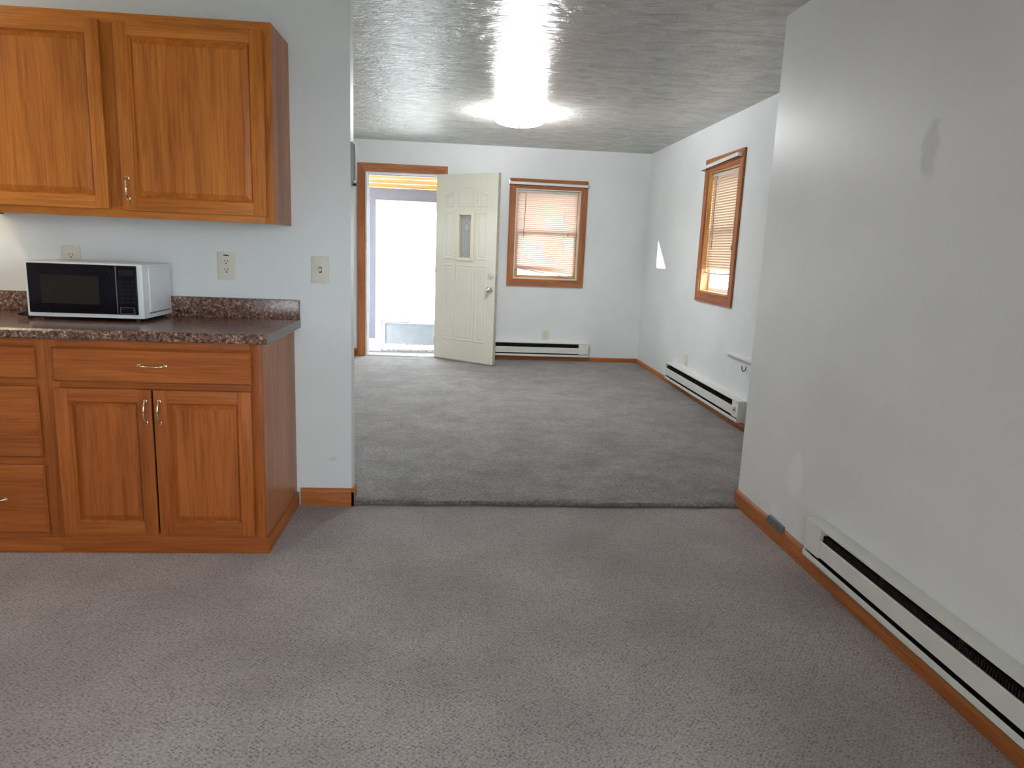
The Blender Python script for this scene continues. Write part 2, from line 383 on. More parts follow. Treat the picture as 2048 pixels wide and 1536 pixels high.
def carpet_plush():
    m, nt, p = newmat('carpet_plush_worn')
    geo = N(nt, 'ShaderNodeNewGeometry')
    def noise(scale, vec, detail, rough=0.6, dist=0.0):
        mp = N(nt, 'ShaderNodeMapping'); mp.inputs['Scale'].default_value = vec; L(nt, geo.outputs['Position'], mp.inputs['Vector'])
        nz = N(nt, 'ShaderNodeTexNoise'); nz.inputs['Scale'].default_value = scale; nz.inputs['Detail'].default_value = detail
        nz.inputs['Roughness'].default_value = rough; nz.inputs['Distortion'].default_value = dist
        L(nt, mp.outputs[0], nz.inputs['Vector']); return nz
    a = noise(3.2, (1, 1, 1), 4, 0.7, 0.0); f = noise(75, (1, 0.8, 1), 2, 0.7); st = noise(9, (1, 1.1, 1), 3, 0.7); spt = noise(6.3, (1, 1.5, 1), 2)
    r = N(nt, 'ShaderNodeValToRGB'); e = r.color_ramp.elements; e[0].position = 0.28; e[1].position = 0.72
    e[0].color = (0.128, 0.110, 0.104, 1); e[1].color = (0.255, 0.232, 0.220, 1); L(nt, a.outputs['Fac'], r.inputs['Fac'])
    r2 = N(nt, 'ShaderNodeValToRGB'); e = r2.color_ramp.elements; e[0].position = 0.3; e[1].position = 0.7
    e[0].color = (0.82, 0.81, 0.81, 1); e[1].color = (1.13, 1.13, 1.12, 1); L(nt, st.outputs['Fac'], r2.inputs['Fac'])
    mx = N(nt, 'ShaderNodeMixRGB', blend_type='MULTIPLY'); mx.inputs[0].default_value = 1; L(nt, r.outputs[0], mx.inputs[1]); L(nt, r2.outputs[0], mx.inputs[2])
    r3 = N(nt, 'ShaderNodeValToRGB'); e = r3.color_ramp.elements; e[0].position = 0.32; e[1].position = 0.68
    e[0].color = (0.62, 0.61, 0.61, 1); e[1].color = (1.34, 1.34, 1.33, 1); L(nt, f.outputs['Fac'], r3.inputs['Fac'])
    mx2 = N(nt, 'ShaderNodeMixRGB', blend_type='MULTIPLY'); mx2.inputs[0].default_value = 1; L(nt, mx.outputs[0], mx2.inputs[1]); L(nt, r3.outputs[0], mx2.inputs[2])
    sp = N(nt, 'ShaderNodeMapRange'); sp.inputs['From Min'].default_value = 0.735; sp.inputs['From Max'].default_value = 0.78; L(nt, spt.outputs['Fac'], sp.inputs['Value'])
    sp.inputs['To Max'].default_value = 0.7
    mx3 = N(nt, 'ShaderNodeMixRGB'); L(nt, sp.outputs[0], mx3.inputs[0]); L(nt, mx2.outputs[0], mx3.inputs[1]); mx3.inputs[2].default_value = (0.05, 0.042, 0.035, 1)
    L(nt, mx3.outputs[0], p.inputs['Base Color'])
    p.inputs['Roughness'].default_value = 0.95; p.inputs['Specular IOR Level'].default_value = 0.1
    p.inputs['Sheen Weight'].default_value = 0.4; p.inputs['Sheen Roughness'].default_value = 0.45
    b = N(nt, 'ShaderNodeBump'); b.inputs['Strength'].default_value = 0.6; b.inputs['Distance'].default_value = 0.008
    L(nt, f.outputs['Fac'], b.inputs['Height']); L(nt, b.outputs['Normal'], p.inputs['Normal'])
    return m
PLUSH = carpet_plush()

def granite():
    m, nt, p = newmat('granite_laminate')
    tc = N(nt, 'ShaderNodeTexCoord')
    v1 = N(nt, 'ShaderNodeTexVoronoi'); v1.inputs['Scale'].default_value = 125; L(nt, tc.outputs['Object'], v1.inputs['Vector'])
    n1 = N(nt, 'ShaderNodeTexNoise'); n1.inputs['Scale'].default_value = 80; n1.inputs['Detail'].default_value = 3; n1.inputs['Roughness'].default_value = 0.7; L(nt, tc.outputs['Object'], n1.inputs['Vector'])
    r1 = N(nt, 'ShaderNodeValToRGB'); r1.color_ramp.interpolation = 'LINEAR'; e = r1.color_ramp.elements
    e[0].position = 0.30; e[0].color = (0.030, 0.017, 0.016, 1); e[1].position = 0.74; e[1].color = (0.50, 0.37, 0.25, 1)
    k = r1.color_ramp.elements.new(0.43); k.color = (0.11, 0.062, 0.052, 1)
    k = r1.color_ramp.elements.new(0.57); k.color = (0.21, 0.122, 0.092, 1)
    L(nt, n1.outputs['Fac'], r1.inputs['Fac'])
    h = N(nt, 'ShaderNodeSeparateColor'); L(nt, v1.outputs['Color'], h.inputs[0])
    r2 = N(nt, 'ShaderNodeValToRGB'); e = r2.color_ramp.elements
    e[0].position = 0.0; e[0].color = (0.35, 0.31, 0.33, 1); e[1].position = 1.0; e[1].color = (1.75, 1.55, 1.40, 1)
    L(nt, h.outputs[0], r2.inputs['Fac'])
    mx = N(nt, 'ShaderNodeMixRGB', blend_type='MULTIPLY'); mx.inputs[0].default_value = 1; L(nt, r1.outputs[0], mx.inputs[1]); L(nt, r2.outputs[0], mx.inputs[2])
    L(nt, mx.outputs[0], p.inputs['Base Color']); p.inputs['Roughness'].default_value = 0.22
    return m
GRAN = granite()

def glass_mat(name, tint=(1, 1, 1), gloss=0.08):
    m = bpy.data.materials.new(name); m.use_nodes = True; nt = m.node_tree; nt.nodes.clear()
    o = N(nt, 'ShaderNodeOutputMaterial'); t = N(nt, 'ShaderNodeBsdfTransparent'); t.inputs[0].default_value = rgb(tint)
    g = N(nt, 'ShaderNodeBsdfGlossy'); g.inputs['Roughness'].default_value = 0.03
    mx = N(nt, 'ShaderNodeMixShader'); mx.inputs[0].default_value = gloss
    L(nt, t.outputs[0], mx.inputs[1]); L(nt, g.outputs[0], mx.inputs[2]); L(nt, mx.outputs[0], o.inputs[0]); return m
GLASS = glass_mat('window_glass')

def frosted():
    m = bpy.data.materials.new('textured_door_glass'); m.use_nodes = True; nt = m.node_tree; nt.nodes.clear()
    o = N(nt, 'ShaderNodeOutputMaterial'); t = N(nt, 'ShaderNodeBsdfTranslucent'); t.inputs[0].default_value = (0.75, 0.76, 0.74, 1)
    p = N(nt, 'ShaderNodeBsdfPrincipled'); p.inputs['Base Color'].default_value = (0.55, 0.55, 0.51, 1); p.inputs['Roughness'].default_value = 0.25
    tc = N(nt, 'ShaderNodeTexCoord'); vo = N(nt, 'ShaderNodeTexVoronoi'); vo.inputs['Scale'].default_value = 140; L(nt, tc.outputs['Object'], vo.inputs['Vector'])
    b = N(nt, 'ShaderNodeBump'); b.inputs['Strength'].default_value = 0.5; b.inputs['Distance'].default_value = 0.002; L(nt, vo.outputs['Distance'], b.inputs['Height']); L(nt, b.outputs['Normal'], p.inputs['Normal'])
    mx = N(nt, 'ShaderNodeMixShader'); mx.inputs[0].default_value = 0.65
    L(nt, t.outputs[0], mx.inputs[1]); L(nt, p.outputs[0], mx.inputs[2]); L(nt, mx.outputs[0], o.inputs[0]); return m
FROST = frosted()

def slat_mat(name, col, trans, fac=0.55):
    m = bpy.data.materials.new(name); m.use_nodes = True; nt = m.node_tree; nt.nodes.clear()
    o = N(nt, 'ShaderNodeOutputMaterial'); t = N(nt, 'ShaderNodeBsdfTranslucent'); t.inputs[0].default_value = rgb(trans)
    p = N(nt, 'ShaderNodeBsdfPrincipled'); p.inputs['Base Color'].default_value = rgb(col); p.inputs['Roughness'].default_value = 0.4
    tc = N(nt, 'ShaderNodeTexCoord'); nz = N(nt, 'ShaderNodeTexNoise'); nz.inputs['Scale'].default_value = 4; L(nt, tc.outputs['Object'], nz.inputs['Vector'])
    b = N(nt, 'ShaderNodeBump'); b.inputs['Strength'].default_value = 0.05; L(nt, nz.outputs['Fac'], b.inputs['Height']); L(nt, b.outputs['Normal'], p.inputs['Normal'])
    mx = N(nt, 'ShaderNodeMixShader'); mx.inputs[0].default_value = fac
    L(nt, p.outputs[0], mx.inputs[1]); L(nt, t.outputs[0], mx.inputs[2]); L(nt, mx.outputs[0], o.inputs[0]); return m
SLATB = slat_mat('blind_slat_back', (0.78, 0.72, 0.66), (0.88, 0.64, 0.52), 0.50)
SLATS = slat_mat('blind_slat_side', (0.62, 0.52, 0.42), (0.20, 0.112, 0.068), 0.36)

CORDT = slat_mat('ladder_cord', (0.9, 0.88, 0.84), (0.9, 0.85, 0.8), 0.5)
def emit_mat(name, col, st):
    m = bpy.data.materials.new(name); m.use_nodes = True; nt = m.node_tree; nt.nodes.clear()
    o = N(nt, 'ShaderNodeOutputMaterial'); e = N(nt, 'ShaderNodeEmission'); e.inputs[0].default_value = rgb(col); e.inputs[1].default_value = st
    L(nt, e.outputs[0], o.inputs[0]); return m

# ------------------------------------------------------------------ setting: floors, ceiling, walls
def struct(name, bm, mat, label, cat, smo=False):
    return tag(add(name, bm, mat, None, smo), label, cat, None, 'structure')

struct('floor', B((XK-0.1, YREAR-0.1, -0.10), (XN+0.1, YK+0.06, 0.0)), CARPET, 'grey-brown looped berber carpet of the kitchen in the foreground', 'carpet')

bm = NB()                                   # far carpet with a soft rolled edge where it steps up from the kitchen carpet
prof = [(0.010, 0.000), (-0.004, 0.003), (-0.010, 0.009), (-0.008, 0.016), (0.000, 0.021), (0.016, ZF-0.0005), (0.05, ZF)]
nx = 90; rows = []
for i in range(nx+1):
    x = XO + 0.001 + (XN-XO-0.002)*i/nx
    wv = 0.0035*math.sin(x*5.1+0.4)+0.0025*math.sin(x*13.7)+0.0012*math.sin(x*41)
    rows.append([bm.verts.new((x, YK+0.012+wv*(1 if j < 6 else 0)+dy, max(0, z*(1+0.18*math.sin(x*7.3+1))) if j < 5 else z)) for j, (dy, z) in enumerate(prof)])
for a, b_ in zip(rows, rows[1:]):
    for j in range(len(prof)-1): bm.faces.new((a[j], b_[j], b_[j+1], a[j+1]))
box(bm, (XL-0.1, YK+0.062, -0.10), (XR+0.1, YB+0.02, ZF))
bmesh.ops.recalc_face_normals(bm, faces=bm.faces)
struct('floor', bm, PLUSH, 'worn grey-brown plush carpet of the far room beyond the step', 'carpet', True)

struct('ceiling', B((XK-0.1, YREAR-0.1, ZC), (XR+0.2, YB+0.15, ZC+0.08)), CEIL, 'glossy off-white ceiling with brushed swirl texture', 'ceiling')

ZB = -0.1; ZT = ZC+0.03
struct('wall_kitchen', B((XK-0.1, YK, ZB), (XO, YK2, ZT), None, 0.004), WALL, 'off-white kitchen partition wall behind the cabinets, ending at the opening', 'wall')
NY0, NY1, NZ0, NZ1 = -0.35, 0.65, 0.95, 2.02      # opening added in the near right wall, out of view, to bring in daylight
struct('wall_right', boxes([((XN, YREAR, ZB), (XN+0.12, NY0, ZT)), ((XN, NY0, ZB), (XN+0.12, NY1, NZ0)), ((XN, NY0, NZ1), (XN+0.12, NY1, ZT)), ((XN, NY1, ZB), (XN+0.12, YN, ZT)), ((XN+0.11, YN-0.11, ZB), (XR+0.2, YN, ZT))], 0.004), WALLR, 'off-white near wall on the right with a long baseboard heater', 'wall')
# back wall with door and window openings
DX0, DX1, DZ1 = -1.018, -0.206, 2.070
WX0, WX1, WZ0, WZ1 = 0.650, 1.388, 0.963, 1.966
TW = 0.15
struct('wall_back', boxes([((XL-0.12, YB, ZB), (DX0, YB+TW, ZT)), ((DX0, YB, DZ1), (DX1, YB+TW, ZT)), ((DX0, YB, ZB), (DX1, YB+TW, 0.0)),
                           ((DX1, YB, ZB), (WX0, YB+TW, ZT)), ((WX0, YB, ZB), (WX1, YB+TW, WZ0)), ((WX0, YB, WZ1), (WX1, YB+TW, ZT)),
                           ((WX1, YB, ZB), (XR+0.2, YB+TW, ZT))]), WALL, 'off-white far wall with the open front door and a window', 'wall')
SY0, SY1, SZ0, SZ1 = 5.470, 6.165, 0.985, 2.008
struct('wall_right', boxes([((XR, YN-0.05, ZB), (XR+TW, SY0, ZT)), ((XR, SY0, ZB), (XR+TW, SY1, SZ0)), ((XR, SY0, SZ1), (XR+TW, SY1, ZT)),
                            ((XR, SY1, ZB), (XR+TW, YB+0.01, ZT))]), WALL, 'off-white right-hand wall of the far room with a narrow window', 'wall')
# left wall of the far room (hidden behind the partition) with an unseen window added for the sun patch
LY0, LY1, LZ0, LZ1 = 7.03, 7.42, 1.505, 1.86
struct('wall_left', boxes([((XL-0.12, YK2-0.01, ZB), (XL, LY0, ZT)), ((XL-0.12, LY0, ZB), (XL, LY1, LZ0)), ((XL-0.12, LY0, LZ1), (XL, LY1, ZT)),
                           ((XL-0.12, LY1, ZB), (XL, YB+0.01, ZT))]), WALL, 'off-white left wall of the far room behind the kitchen partition', 'wall')
# kitchen side wall and wall behind the camera; the rear opening is added for daylight
RX0, RX1, RZ0, RZ1 = -0.85, -0.40, 0.04, 2.02
struct('wall_rear', boxes([((XK-0.1, YREAR-0.12, ZB), (RX0, YREAR, ZT)), ((RX0, YREAR-0.12, ZB), (RX1, YREAR, RZ0)), ((RX0, YREAR-0.12, RZ1), (RX1, YREAR, ZT)),
                           ((RX1, YREAR-0.12, ZB), (XN+0.12, YREAR, ZT))]), WALL, 'off-white wall behind the viewer with an opening added for daylight', 'wall')
struct('wall_left', B((XK-0.12, YREAR, ZB), (XK, YK, ZT)), WALL, 'off-white kitchen side wall beyond the left edge of the picture', 'wall')

portal('daylight_portal_rear', ((RX0+RX1)/2, YREAR-0.06, (RZ0+RZ1)/2), (0, 1, 0), RX1-RX0, RZ1-RZ0)
portal('daylight_portal_near', (XN+0.06, (NY0+NY1)/2, (NZ0+NZ1)/2), (-1, 0, 0), NY1-NY0, NZ1-NZ0)
portal('daylight_portal_door', ((DX0+DX1)/2, YB+0.14, DZ1/2), (0, -1, 0), DX1-DX0, DZ1)
portal('daylight_portal_window', ((WX0+WX1)/2, YB+0.14, (WZ0+WZ1)/2), (0, -1, 0), WX1-WX0, WZ1-WZ0)
portal('daylight_portal_side', (XR+0.14, (SY0+SY1)/2, (SZ0+SZ1)/2), (-1, 0, 0), SY1-SY0, SZ1-SZ0)

# ------------------------------------------------------------------ baseboards (oak)
def baseboard(name, fr, a0, a1, z0, z1, mats, label, ax):
    mats = BASEB
    b = NB()
    prof = [(0, z0), (0.013, z0), (0.013, z1-0.018), (0.010, z1-0.006), (0.006, z1), (0, z1)]
    t = bmesh.new()
    A = [t.verts.new(fr(a0, n, z)) for n, z in prof]; E_ = [t.verts.new(fr(a1, n, z)) for n, z in prof]
    t.faces.new(A); t.faces.new(list(reversed(E_)))
    for i in range(len(prof)):
        j = (i+1) % len(prof); t.faces.new((A[i], E_[i], E_[j], A[j]))
    bmesh.ops.recalc_face_normals(t, faces=t.faces); merge(b, t)
    return tag(add(name, b, mats[ax], None, False), label, 'baseboard', None, 'structure')
baseboard('baseboard_right', fr_right(XN, 0), YREAR, YN, 0.0, 0.085, OAKB, 'oak baseboard along the near right wall under the long heater', 1)
baseboard('baseboard_right', fr_facing(0, YN+0.013), XN-0.013, XN+0.13, 0.02, 0.085, OAKB, 'short oak baseboard return capping the end of the near right wall', 0)
baseboard('baseboard_kitchen', fr_facing(0, YK), -0.738, XO+0.012, 0.0, 0.090, OAKB, 'short oak baseboard between the base cabinet and the opening', 0)
baseboard('baseboard_kitchen', fr_left(XO, 0), YK-0.013, YK2, 0.0, 0.088, OAKB, 'oak baseboard return on the end of the kitchen partition', 1)
baseboard('baseboard_back', fr_facing(0, YB), DX1+0.09, XR, 0.0, 0.072, OAKB, 'oak baseboard along the far wall under the heater', 0)
baseboard('baseboard_back', fr_facing(0, YB), XL, DX0-0.092, 0.0, 0.105, OAKB, 'tiny piece of oak baseboard left of the front door casing', 0)
baseboard('baseboard_right', fr_right(XR, 0), YN, YB-0.013, 0.0, 0.072, OAKB, 'oak baseboard along the far room right wall', 1)
baseboard('baseboard_left', fr_left(XL, 0), YK2, YB-0.013, 0.0, 0.105, OAKB, 'oak baseboard of the hidden left wall in the far room', 1)

# ------------------------------------------------------------------ front door casing
t1 = thing('trim_1', ((DX0+DX1)/2, YB, ZF), 'oak casing and white jamb around the open front door', 'door frame', None, 'structure')
CW = 0.089
fb = fr_facing(0, YB)
add('side_casing', prism(NB(), [(DX0-CW, 0.0), (DX0, 0.0), (DX0, DZ1), (DX0-CW, DZ1+CW)], 0, 0.018, fb), TRIM[2], t1, False)
add('side_casing', prism(NB(), [(DX1, 0.0), (DX1+CW, 0.0), (DX1+CW, DZ1+CW), (DX1, DZ1)], 0, 0.018, fb), TRIM[2], t1, False)
add('head_casing', prism(NB(), [(DX0-CW, DZ1+CW), (DX1+CW, DZ1+CW), (DX1, DZ1), (DX0, DZ1)], 0, 0.018, fb), TRIM[0], t1, False)
add('jamb', B((DX0, YB-0.004, 0.0), (DX0+0.018, YB+TW, DZ1)), STORM, t1, False)
add('jamb', B((DX1-0.018, YB-0.004, 0.0), (DX1, YB+TW, DZ1)), STORM, t1, False)
add('head_jamb', B((DX0+0.018, YB-0.004, DZ1-0.018), (DX1-0.018, YB+TW, DZ1)), STORM, t1, False)
add('door_stop', boxes([((DX0+0.018, YB+0.05, 0.0), (DX0+0.03, YB+0.09, DZ1-0.018)), ((DX1-0.03, YB+0.05, 0.0), (DX1-0.018, YB+0.09, DZ1-0.018)), ((DX0+0.03, YB+0.05, DZ1-0.03), (DX1-0.03, YB+0.09, DZ1-0.018))]), STORM, t1, False)
add('threshold', B((DX0+0.018, YB+0.005, 0.0), (DX1-0.018, YB+TW+0.03, ZF+0.012), None, 0.004), ALU, t1)

# ------------------------------------------------------------------ front door (open, swung into the room)
DW, DH = 0.822, 2.03
d1 = thing('door_1', (-0.2324, 8.105, ZF+0.016), 'cream front door standing open with a small leaded-glass lite', 'door', None, 'structure', org=(0, 0, 0))
d1.rotation_euler = (0, 0, -0.658)
# local frame: x along width from the hinge, -y is the side turned to the camera, z up
T = 0.044
fd = lambda a, n, z: (a, -n, z)
LX0, LX1, LZa, LZb = 0.287, 0.533, 1.108, 1.628
gx0, gx1, gz0, gz1 = 0.330, 0.490, 1.140, 1.598
leaf = boxes([((0, 0, 0), (gx0, T, DH)), ((gx1, 0, 0), (DW, T, DH)), ((gx0, 0, 0), (gx1, T, gz0)), ((gx0, 0, gz1), (gx1, T, DH))])
add('leaf', leaf, DOORW, d1, False)
add('edge_strip', B((DW, 0.001, 0), (DW+0.004, T-0.001, DH)), DOORE, d1, False)
add('sweep', B((0.002, -0.003, -0.011), (DW-0.002, T-0.004, 0.0)), DOORE, d1, False)
def panel(poly):
    """embossed moulding ring with a raised field, following a polygon"""
    b = NB(); cx = sum(p[0] for p in poly)/len(poly); cz = sum(p[1] for p in poly)/len(poly)
    def inset(d):
        n = len(poly); out = []
        for i in range(n):
            p0 = Vector(poly[i-1]); p1 = Vector(poly[i]); p2 = Vector(poly[(i+1) % n])
            e1 = (p1-p0).normalized(); e2 = (p2-p1).normalized()
            n1 = Vector((-e1.y, e1.x)); n2 = Vector((-e2.y, e2.x))
            k = (n1+n2); k = k/max(0.3, k.length_squared)*2
            out.append(p1+k*d)
        return out
    layers = [(0.0, 0.0), (0.007, 0.0045), (0.014, 0.0045), (0.022, 0.001), (0.030, 0.001), (0.040, 0.0038)]
    t = bmesh.new(); rings = []
    for d, h in layers: rings.append([t.verts.new((p.x, -h, p.y)) for p in inset(d)])
    for r0, r1 in zip(rings, rings[1:]):
        for i in range(len(poly)): t.faces.new((r0[i], r0[(i+1) % len(poly)], r1[(i+1) % len(poly)], r1[i]))
    t.faces.new(rings[-1])
    bmesh.ops.recalc_face_normals(t, faces=t.faces)
    if sum(f.normal.y for f in t.faces) > 0: bmesh.ops.reverse_faces(t, faces=t.faces)
    merge(b, t)
    return b
c0, c1, c2, c3, c4, c5 = 0.115, 0.255, 0.287, 0.533, 0.565, 0.705
def rect(a0, a1, z0, z1): return [(a0, z0), (a1, z0), (a1, z1), (a0, z1)]
arch = lambda x: 1.80 + 0.09*(1-((x-0.41)/0.30)**2)
add('panel', panel([(c0, 1.68), (c1, 1.68)] + [(c1-(c1-c0)*k/4, arch(c1-(c1-c0)*k/4)) for k in range(5)]), DOORW, d1, False)
add('panel', panel([(c2, 1.68), (c3, 1.68)] + [(c3-(c3-c2)*k/6, arch(c3-(c3-c2)*k/6)) for k in range(7)]), DOORW, d1, False)
add('panel', panel([(c4, 1.68), (c5, 1.68)] + [(c5-(c5-c4)*k/4, arch(c5-(c5-c4)*k/4)) for k in range(5)]), DOORW, d1, False)
for a0, a1 in ((c0, c1), (c4, c5)): add('panel', panel(rect(a0, a1, 1.12, 1.63)), DOORW, d1, False)
for a0, a1 in ((c0, c1), (c2, c3), (c4, c5)): add('panel', panel(rect(a0, a1, 0.22, 1.065)), DOORW, d1, False)
lf = boxes([((LX0, 0, LZa), (gx0+0.002, 0.016, LZb)), ((gx1-0.002, 0, LZa), (LX1, 0.016, LZb)), ((gx0, 0, LZa), (gx1, 0.016, gz0+0.002)), ((gx0, 0, gz1-0.002), (gx1, 0.016, LZb))], 0.004, fd)
o = add('lite_frame', lf, plain('lite_frame_cream', (0.78, 0.71, 0.56), 0.4), d1)
add('lite_frame', boxes([((LX0, -T-0.012, LZa), (gx0, -T, LZb)), ((gx1, -T-0.012, LZa), (LX1, -T, LZb)), ((gx0, -T-0.012, LZa), (gx1, -T, gz0)), ((gx0, -T-0.012, gz1), (gx1, -T, LZb))], 0.003, fd), DOORW, d1)
gl = add('glass_pane', B((gx0, 0.018, gz0), (gx1, 0.024, gz1)), FROST, d1, False)
gl['label'] = 'grey textured glass pane with lead pattern'
cm = NB(); gc = (gx0+gx1)/2; y_ = 0.014
for cz in (1.468, 1.262):
    pts = [(gc + 0.034*math.sin(k*2*PI/16), y_, cz + 0.045*math.cos(k*2*PI/16)) for k in range(17)]
    tube(cm, pts, 0.0028, 6, False)
for s in (-1, 1):
    tube(cm, [(gc+s*0.018, y_, 1.306-0.0), (gc+s*0.022, y_, 1.365), (gc+s*0.018, y_, 1.425)], 0.0022, 6)
    tube(cm, [(gc, y_, 1.513), (gc+s*0.03, y_, 1.55), (gc+s*0.07, y_, 1.59)], 0.0022, 6)
    tube(cm, [(gc, y_, 1.217), (gc+s*0.03, y_, 1.18), (gc+s*0.07, y_, 1.146)], 0.0022, 6)
add('lead_came', cm, LEAD, gl, 60)
def hw(c, prof): return lathe(NB(), prof, lambda a, b, h: (c[0]+a, -h, c[1]+b), 24)
add('deadbolt', hw((0.762, 0.958), [(0, 0.022), (0.010, 0.022), (0.012, 0.012), (0.029, 0.010), (0.032, 0.004), (0.032, 0)]), CHROME, d1)
add('door_knob', hw((0.762, 0.812), [(0, 0.066), (0.016, 0.064), (0.026, 0.054), (0.028, 0.042), (0.020, 0.030), (0.011, 0.024), (0.011, 0.010), (0.032, 0.008), (0.034, 0.0)]), CHROME, d1)
add('key_tag', boxes([((0.728, 0.020, 0.775), (0.750, 0.026, 0.800))], 0.003, fd), plain('paper_tag', (0.7, 0.68, 0.6), 0.6), d1)
add('latch_plate', boxes([((DW+0.004, 0.010, 0.785), (DW+0.006, 0.034, 0.842)), ((DW+0.004, 0.010, 0.93), (DW+0.006, 0.034, 0.985)), ((DW+0.004, 0.015, 0.805), (DW+0.016, 0.029, 0.822))]), CHROME, d1, False)
add('door_knob', lathe(NB(), [(0, 0.066), (0.026, 0.054), (0.028, 0.042), (0.011, 0.024), (0.034, 0.008), (0.034, 0.0)], lambda a, b, h: (0.762+a, T+h, 0.812+b), 20), CHROME, d1)
for z in (0.2, 1.0, 1.82): add('hinge', tube(NB(), [(-0.006, 0.004, z-0.045), (-0.006, 0.004, z+0.045)], 0.006, 8), BRASS, d1)

# ------------------------------------------------------------------ windows
def window(name, fr, a0, a1, z0, z1, H, label, cl=None):
    """casing (four mitred boards), lining, two wooden sashes with panes; a along the wall, n towards the room; H: index of the horizontal axis"""
    cw = 0.073
    c = Vector(fr((a0+a1)/2, 0, z0))
    t = thing(name, c, label, 'window', None, 'structure')
    tr = TRIM
    add('side_casing', prism(NB(), [(a0-cw, z0-0.08), (a0, z0), (a0, z1), (a0-cw, z1+0.106)], 0, 0.018, fr), tr[2], t, False)
    add('side_casing', prism(NB(), [(a1, z0), (a1+cw, z0-0.08), (a1+cw, z1+0.106), (a1, z1)], 0, 0.018, fr), tr[2], t, False)
    add('head_casing', prism(NB(), [(a0-cw, z1+0.106), (a0, z1), (a1, z1), (a1+cw, z1+0.106)], 0, 0.018, fr), tr[H], t, False)
    add('bottom_casing', prism(NB(), [(a0-cw, z0-0.08), (a1+cw, z0-0.08), (a1, z0), (a0, z0)], 0, 0.018, fr), tr[H], t, False)
    e = 0.014
    LN = [PINE[0], PINE[1], PINE[2]] if cl else [WCREAM]*3
    add('lining', B((a0, -0.14, z0), (a0+e, 0.004, z1), fr), LN[2], t, False)
    add('lining', B((a1-e, -0.14, z0), (a1, 0.004, z1), fr), LN[2], t, False)
    add('head_lining', B((a0+e, -0.14, z1-e), (a1-e, 0.004, z1), fr), LN[H], t, False)
    add('sill', B((a0+e, -0.14, z0), (a1-e, 0.004, z0+e), fr), LN[H], t, False)
    zm = (z0+z1)/2 + 0.02
    for (n0, n1, za, zb, tb, bb) in ((-0.125, -0.095, zm-0.02, z1-e, 0.05, 0.04), (-0.095, -0.065, z0+e, zm+0.02, 0.04, 0.030)):
        st = 0.042; b0, b1 = a0+e, a1-e
        s = add('sash', boxes([((b0, n0, za), (b0+st, n1, zb)), ((b1-st, n0, za), (b1, n1, zb)), ((b0+st, n0, zb-tb), (b1-st, n1, zb)), ((b0+st, n0, za), (b1-st, n1, za+bb))], 0.002, fr), WSASH if cl else PINE[H], t)
        m_ = (n0+n1)/2
        add('glass_pane', B((b0+st-0.004, m_-0.002, za+bb-0.004), (b1-st+0.004, m_+0.002, zb-tb+0.004), fr), GLASS, s, False)
    return t
WCREAM = plain('cream_lining', (0.80, 0.74, 0.62), 0.5)
WSASH = plain('white_vinyl_sash', (0.80, 0.80, 0.80), 0.4)
fwb = fr_facing(0, YB); fws = fr_right(XR, 0)
window('window_1', fwb, WX0, WX1, WZ0, WZ1, 0, 'oak-cased window in the far wall with a slanting blind')
window('window_2', fws, SY0, SY1, SZ0, SZ1, 1, 'tall narrow oak-cased window in the right wall of the far room', True)
# unseen window added in the left wall; its shade's slanting gap shapes the sun patch
fwl = lambda a, n, z: (XL + n, a, z)
t3 = thing('window_sun_added', (XL, (LY0+LY1)/2, LZ0), 'unseen small window added in the far room left wall to let in the sun patch', 'window', None, 'structure')
add('casing', boxes([((LY0-0.05, 0, LZ0-0.05), (LY0, 0.012, LZ1+0.05)), ((LY1, 0, LZ0-0.05), (LY1+0.05, 0.012, LZ1+0.05)), ((LY0, 0, LZ0-0.05), (LY1, 0.012, LZ0)), ((LY0, 0, LZ1), (LY1, 0.012, LZ1+0.05))], 0, fwl), TRIM[2], t3, False)
sh = prism(NB(), [(LY0, 1.50), (7.400-0.336, 1.500), (7.400-0.336, 1.515), (7.400, 1.797), (7.400, 1.500), (LY1, 1.500), (LY1, LZ1), (LY0, LZ1)], -0.06, -0.055, fwl)
tag(add('sun_patch_shade', sh, plain('added_shade_fabric', (0.55, 0.5, 0.42), 0.8)), 'unseen fabric shade with a slanting hem, added to shape the sun patch', 'shade')
# unseen opening behind the viewer, added to light the near room
t4 = thing('window_rear_added', ((RX0+RX1)/2, YREAR, RZ0), 'unseen door-high opening behind the viewer, added to let in daylight', 'window', None, 'structure')
frr = lambda a, n, z: (a, YREAR + n, z)
add('casing', boxes([((RX0-0.07, 0, RZ0-0.07), (RX0, 0.018, RZ1+0.07)), ((RX1, 0, RZ0-0.07), (RX1+0.07, 0.018, RZ1+0.07)), ((RX0, 0, RZ0-0.07), (RX1, 0.018, RZ0)), ((RX0, 0, RZ1), (RX1, 0.018, RZ1+0.07))], 0, frr), TRIM[2], t4, False)
add('mullion', B(((RX0+RX1)/2-0.03, -0.09, RZ0), ((RX0+RX1)/2+0.03, -0.04, RZ1), frr), WSASH, t4, False)

t6 = thing('window_near_added', (XN, (NY0+NY1)/2, NZ0), 'unseen window added in the near right wall to let in daylight', 'window', None, 'structure')  # unseen window added to light the kitchen side from the right
frn = fr_right(XN, 0)
add('casing', boxes([((NY0-0.07, 0, NZ0-0.07), (NY0, 0.018, NZ1+0.07)), ((NY1, 0, NZ0-0.07), (NY1+0.07, 0.018, NZ1+0.07)), ((NY0, 0, NZ0-0.07), (NY1, 0.018, NZ0)), ((NY0, 0, NZ1), (NY1, 0.018, NZ1+0.07))], 0, frn), TRIM[2], t6, False)
add('sash_bar', B((NY0, -0.09, (NZ0+NZ1)/2-0.025), (NY1, -0.04, (NZ0+NZ1)/2+0.025), frn), WSASH, t6, False)

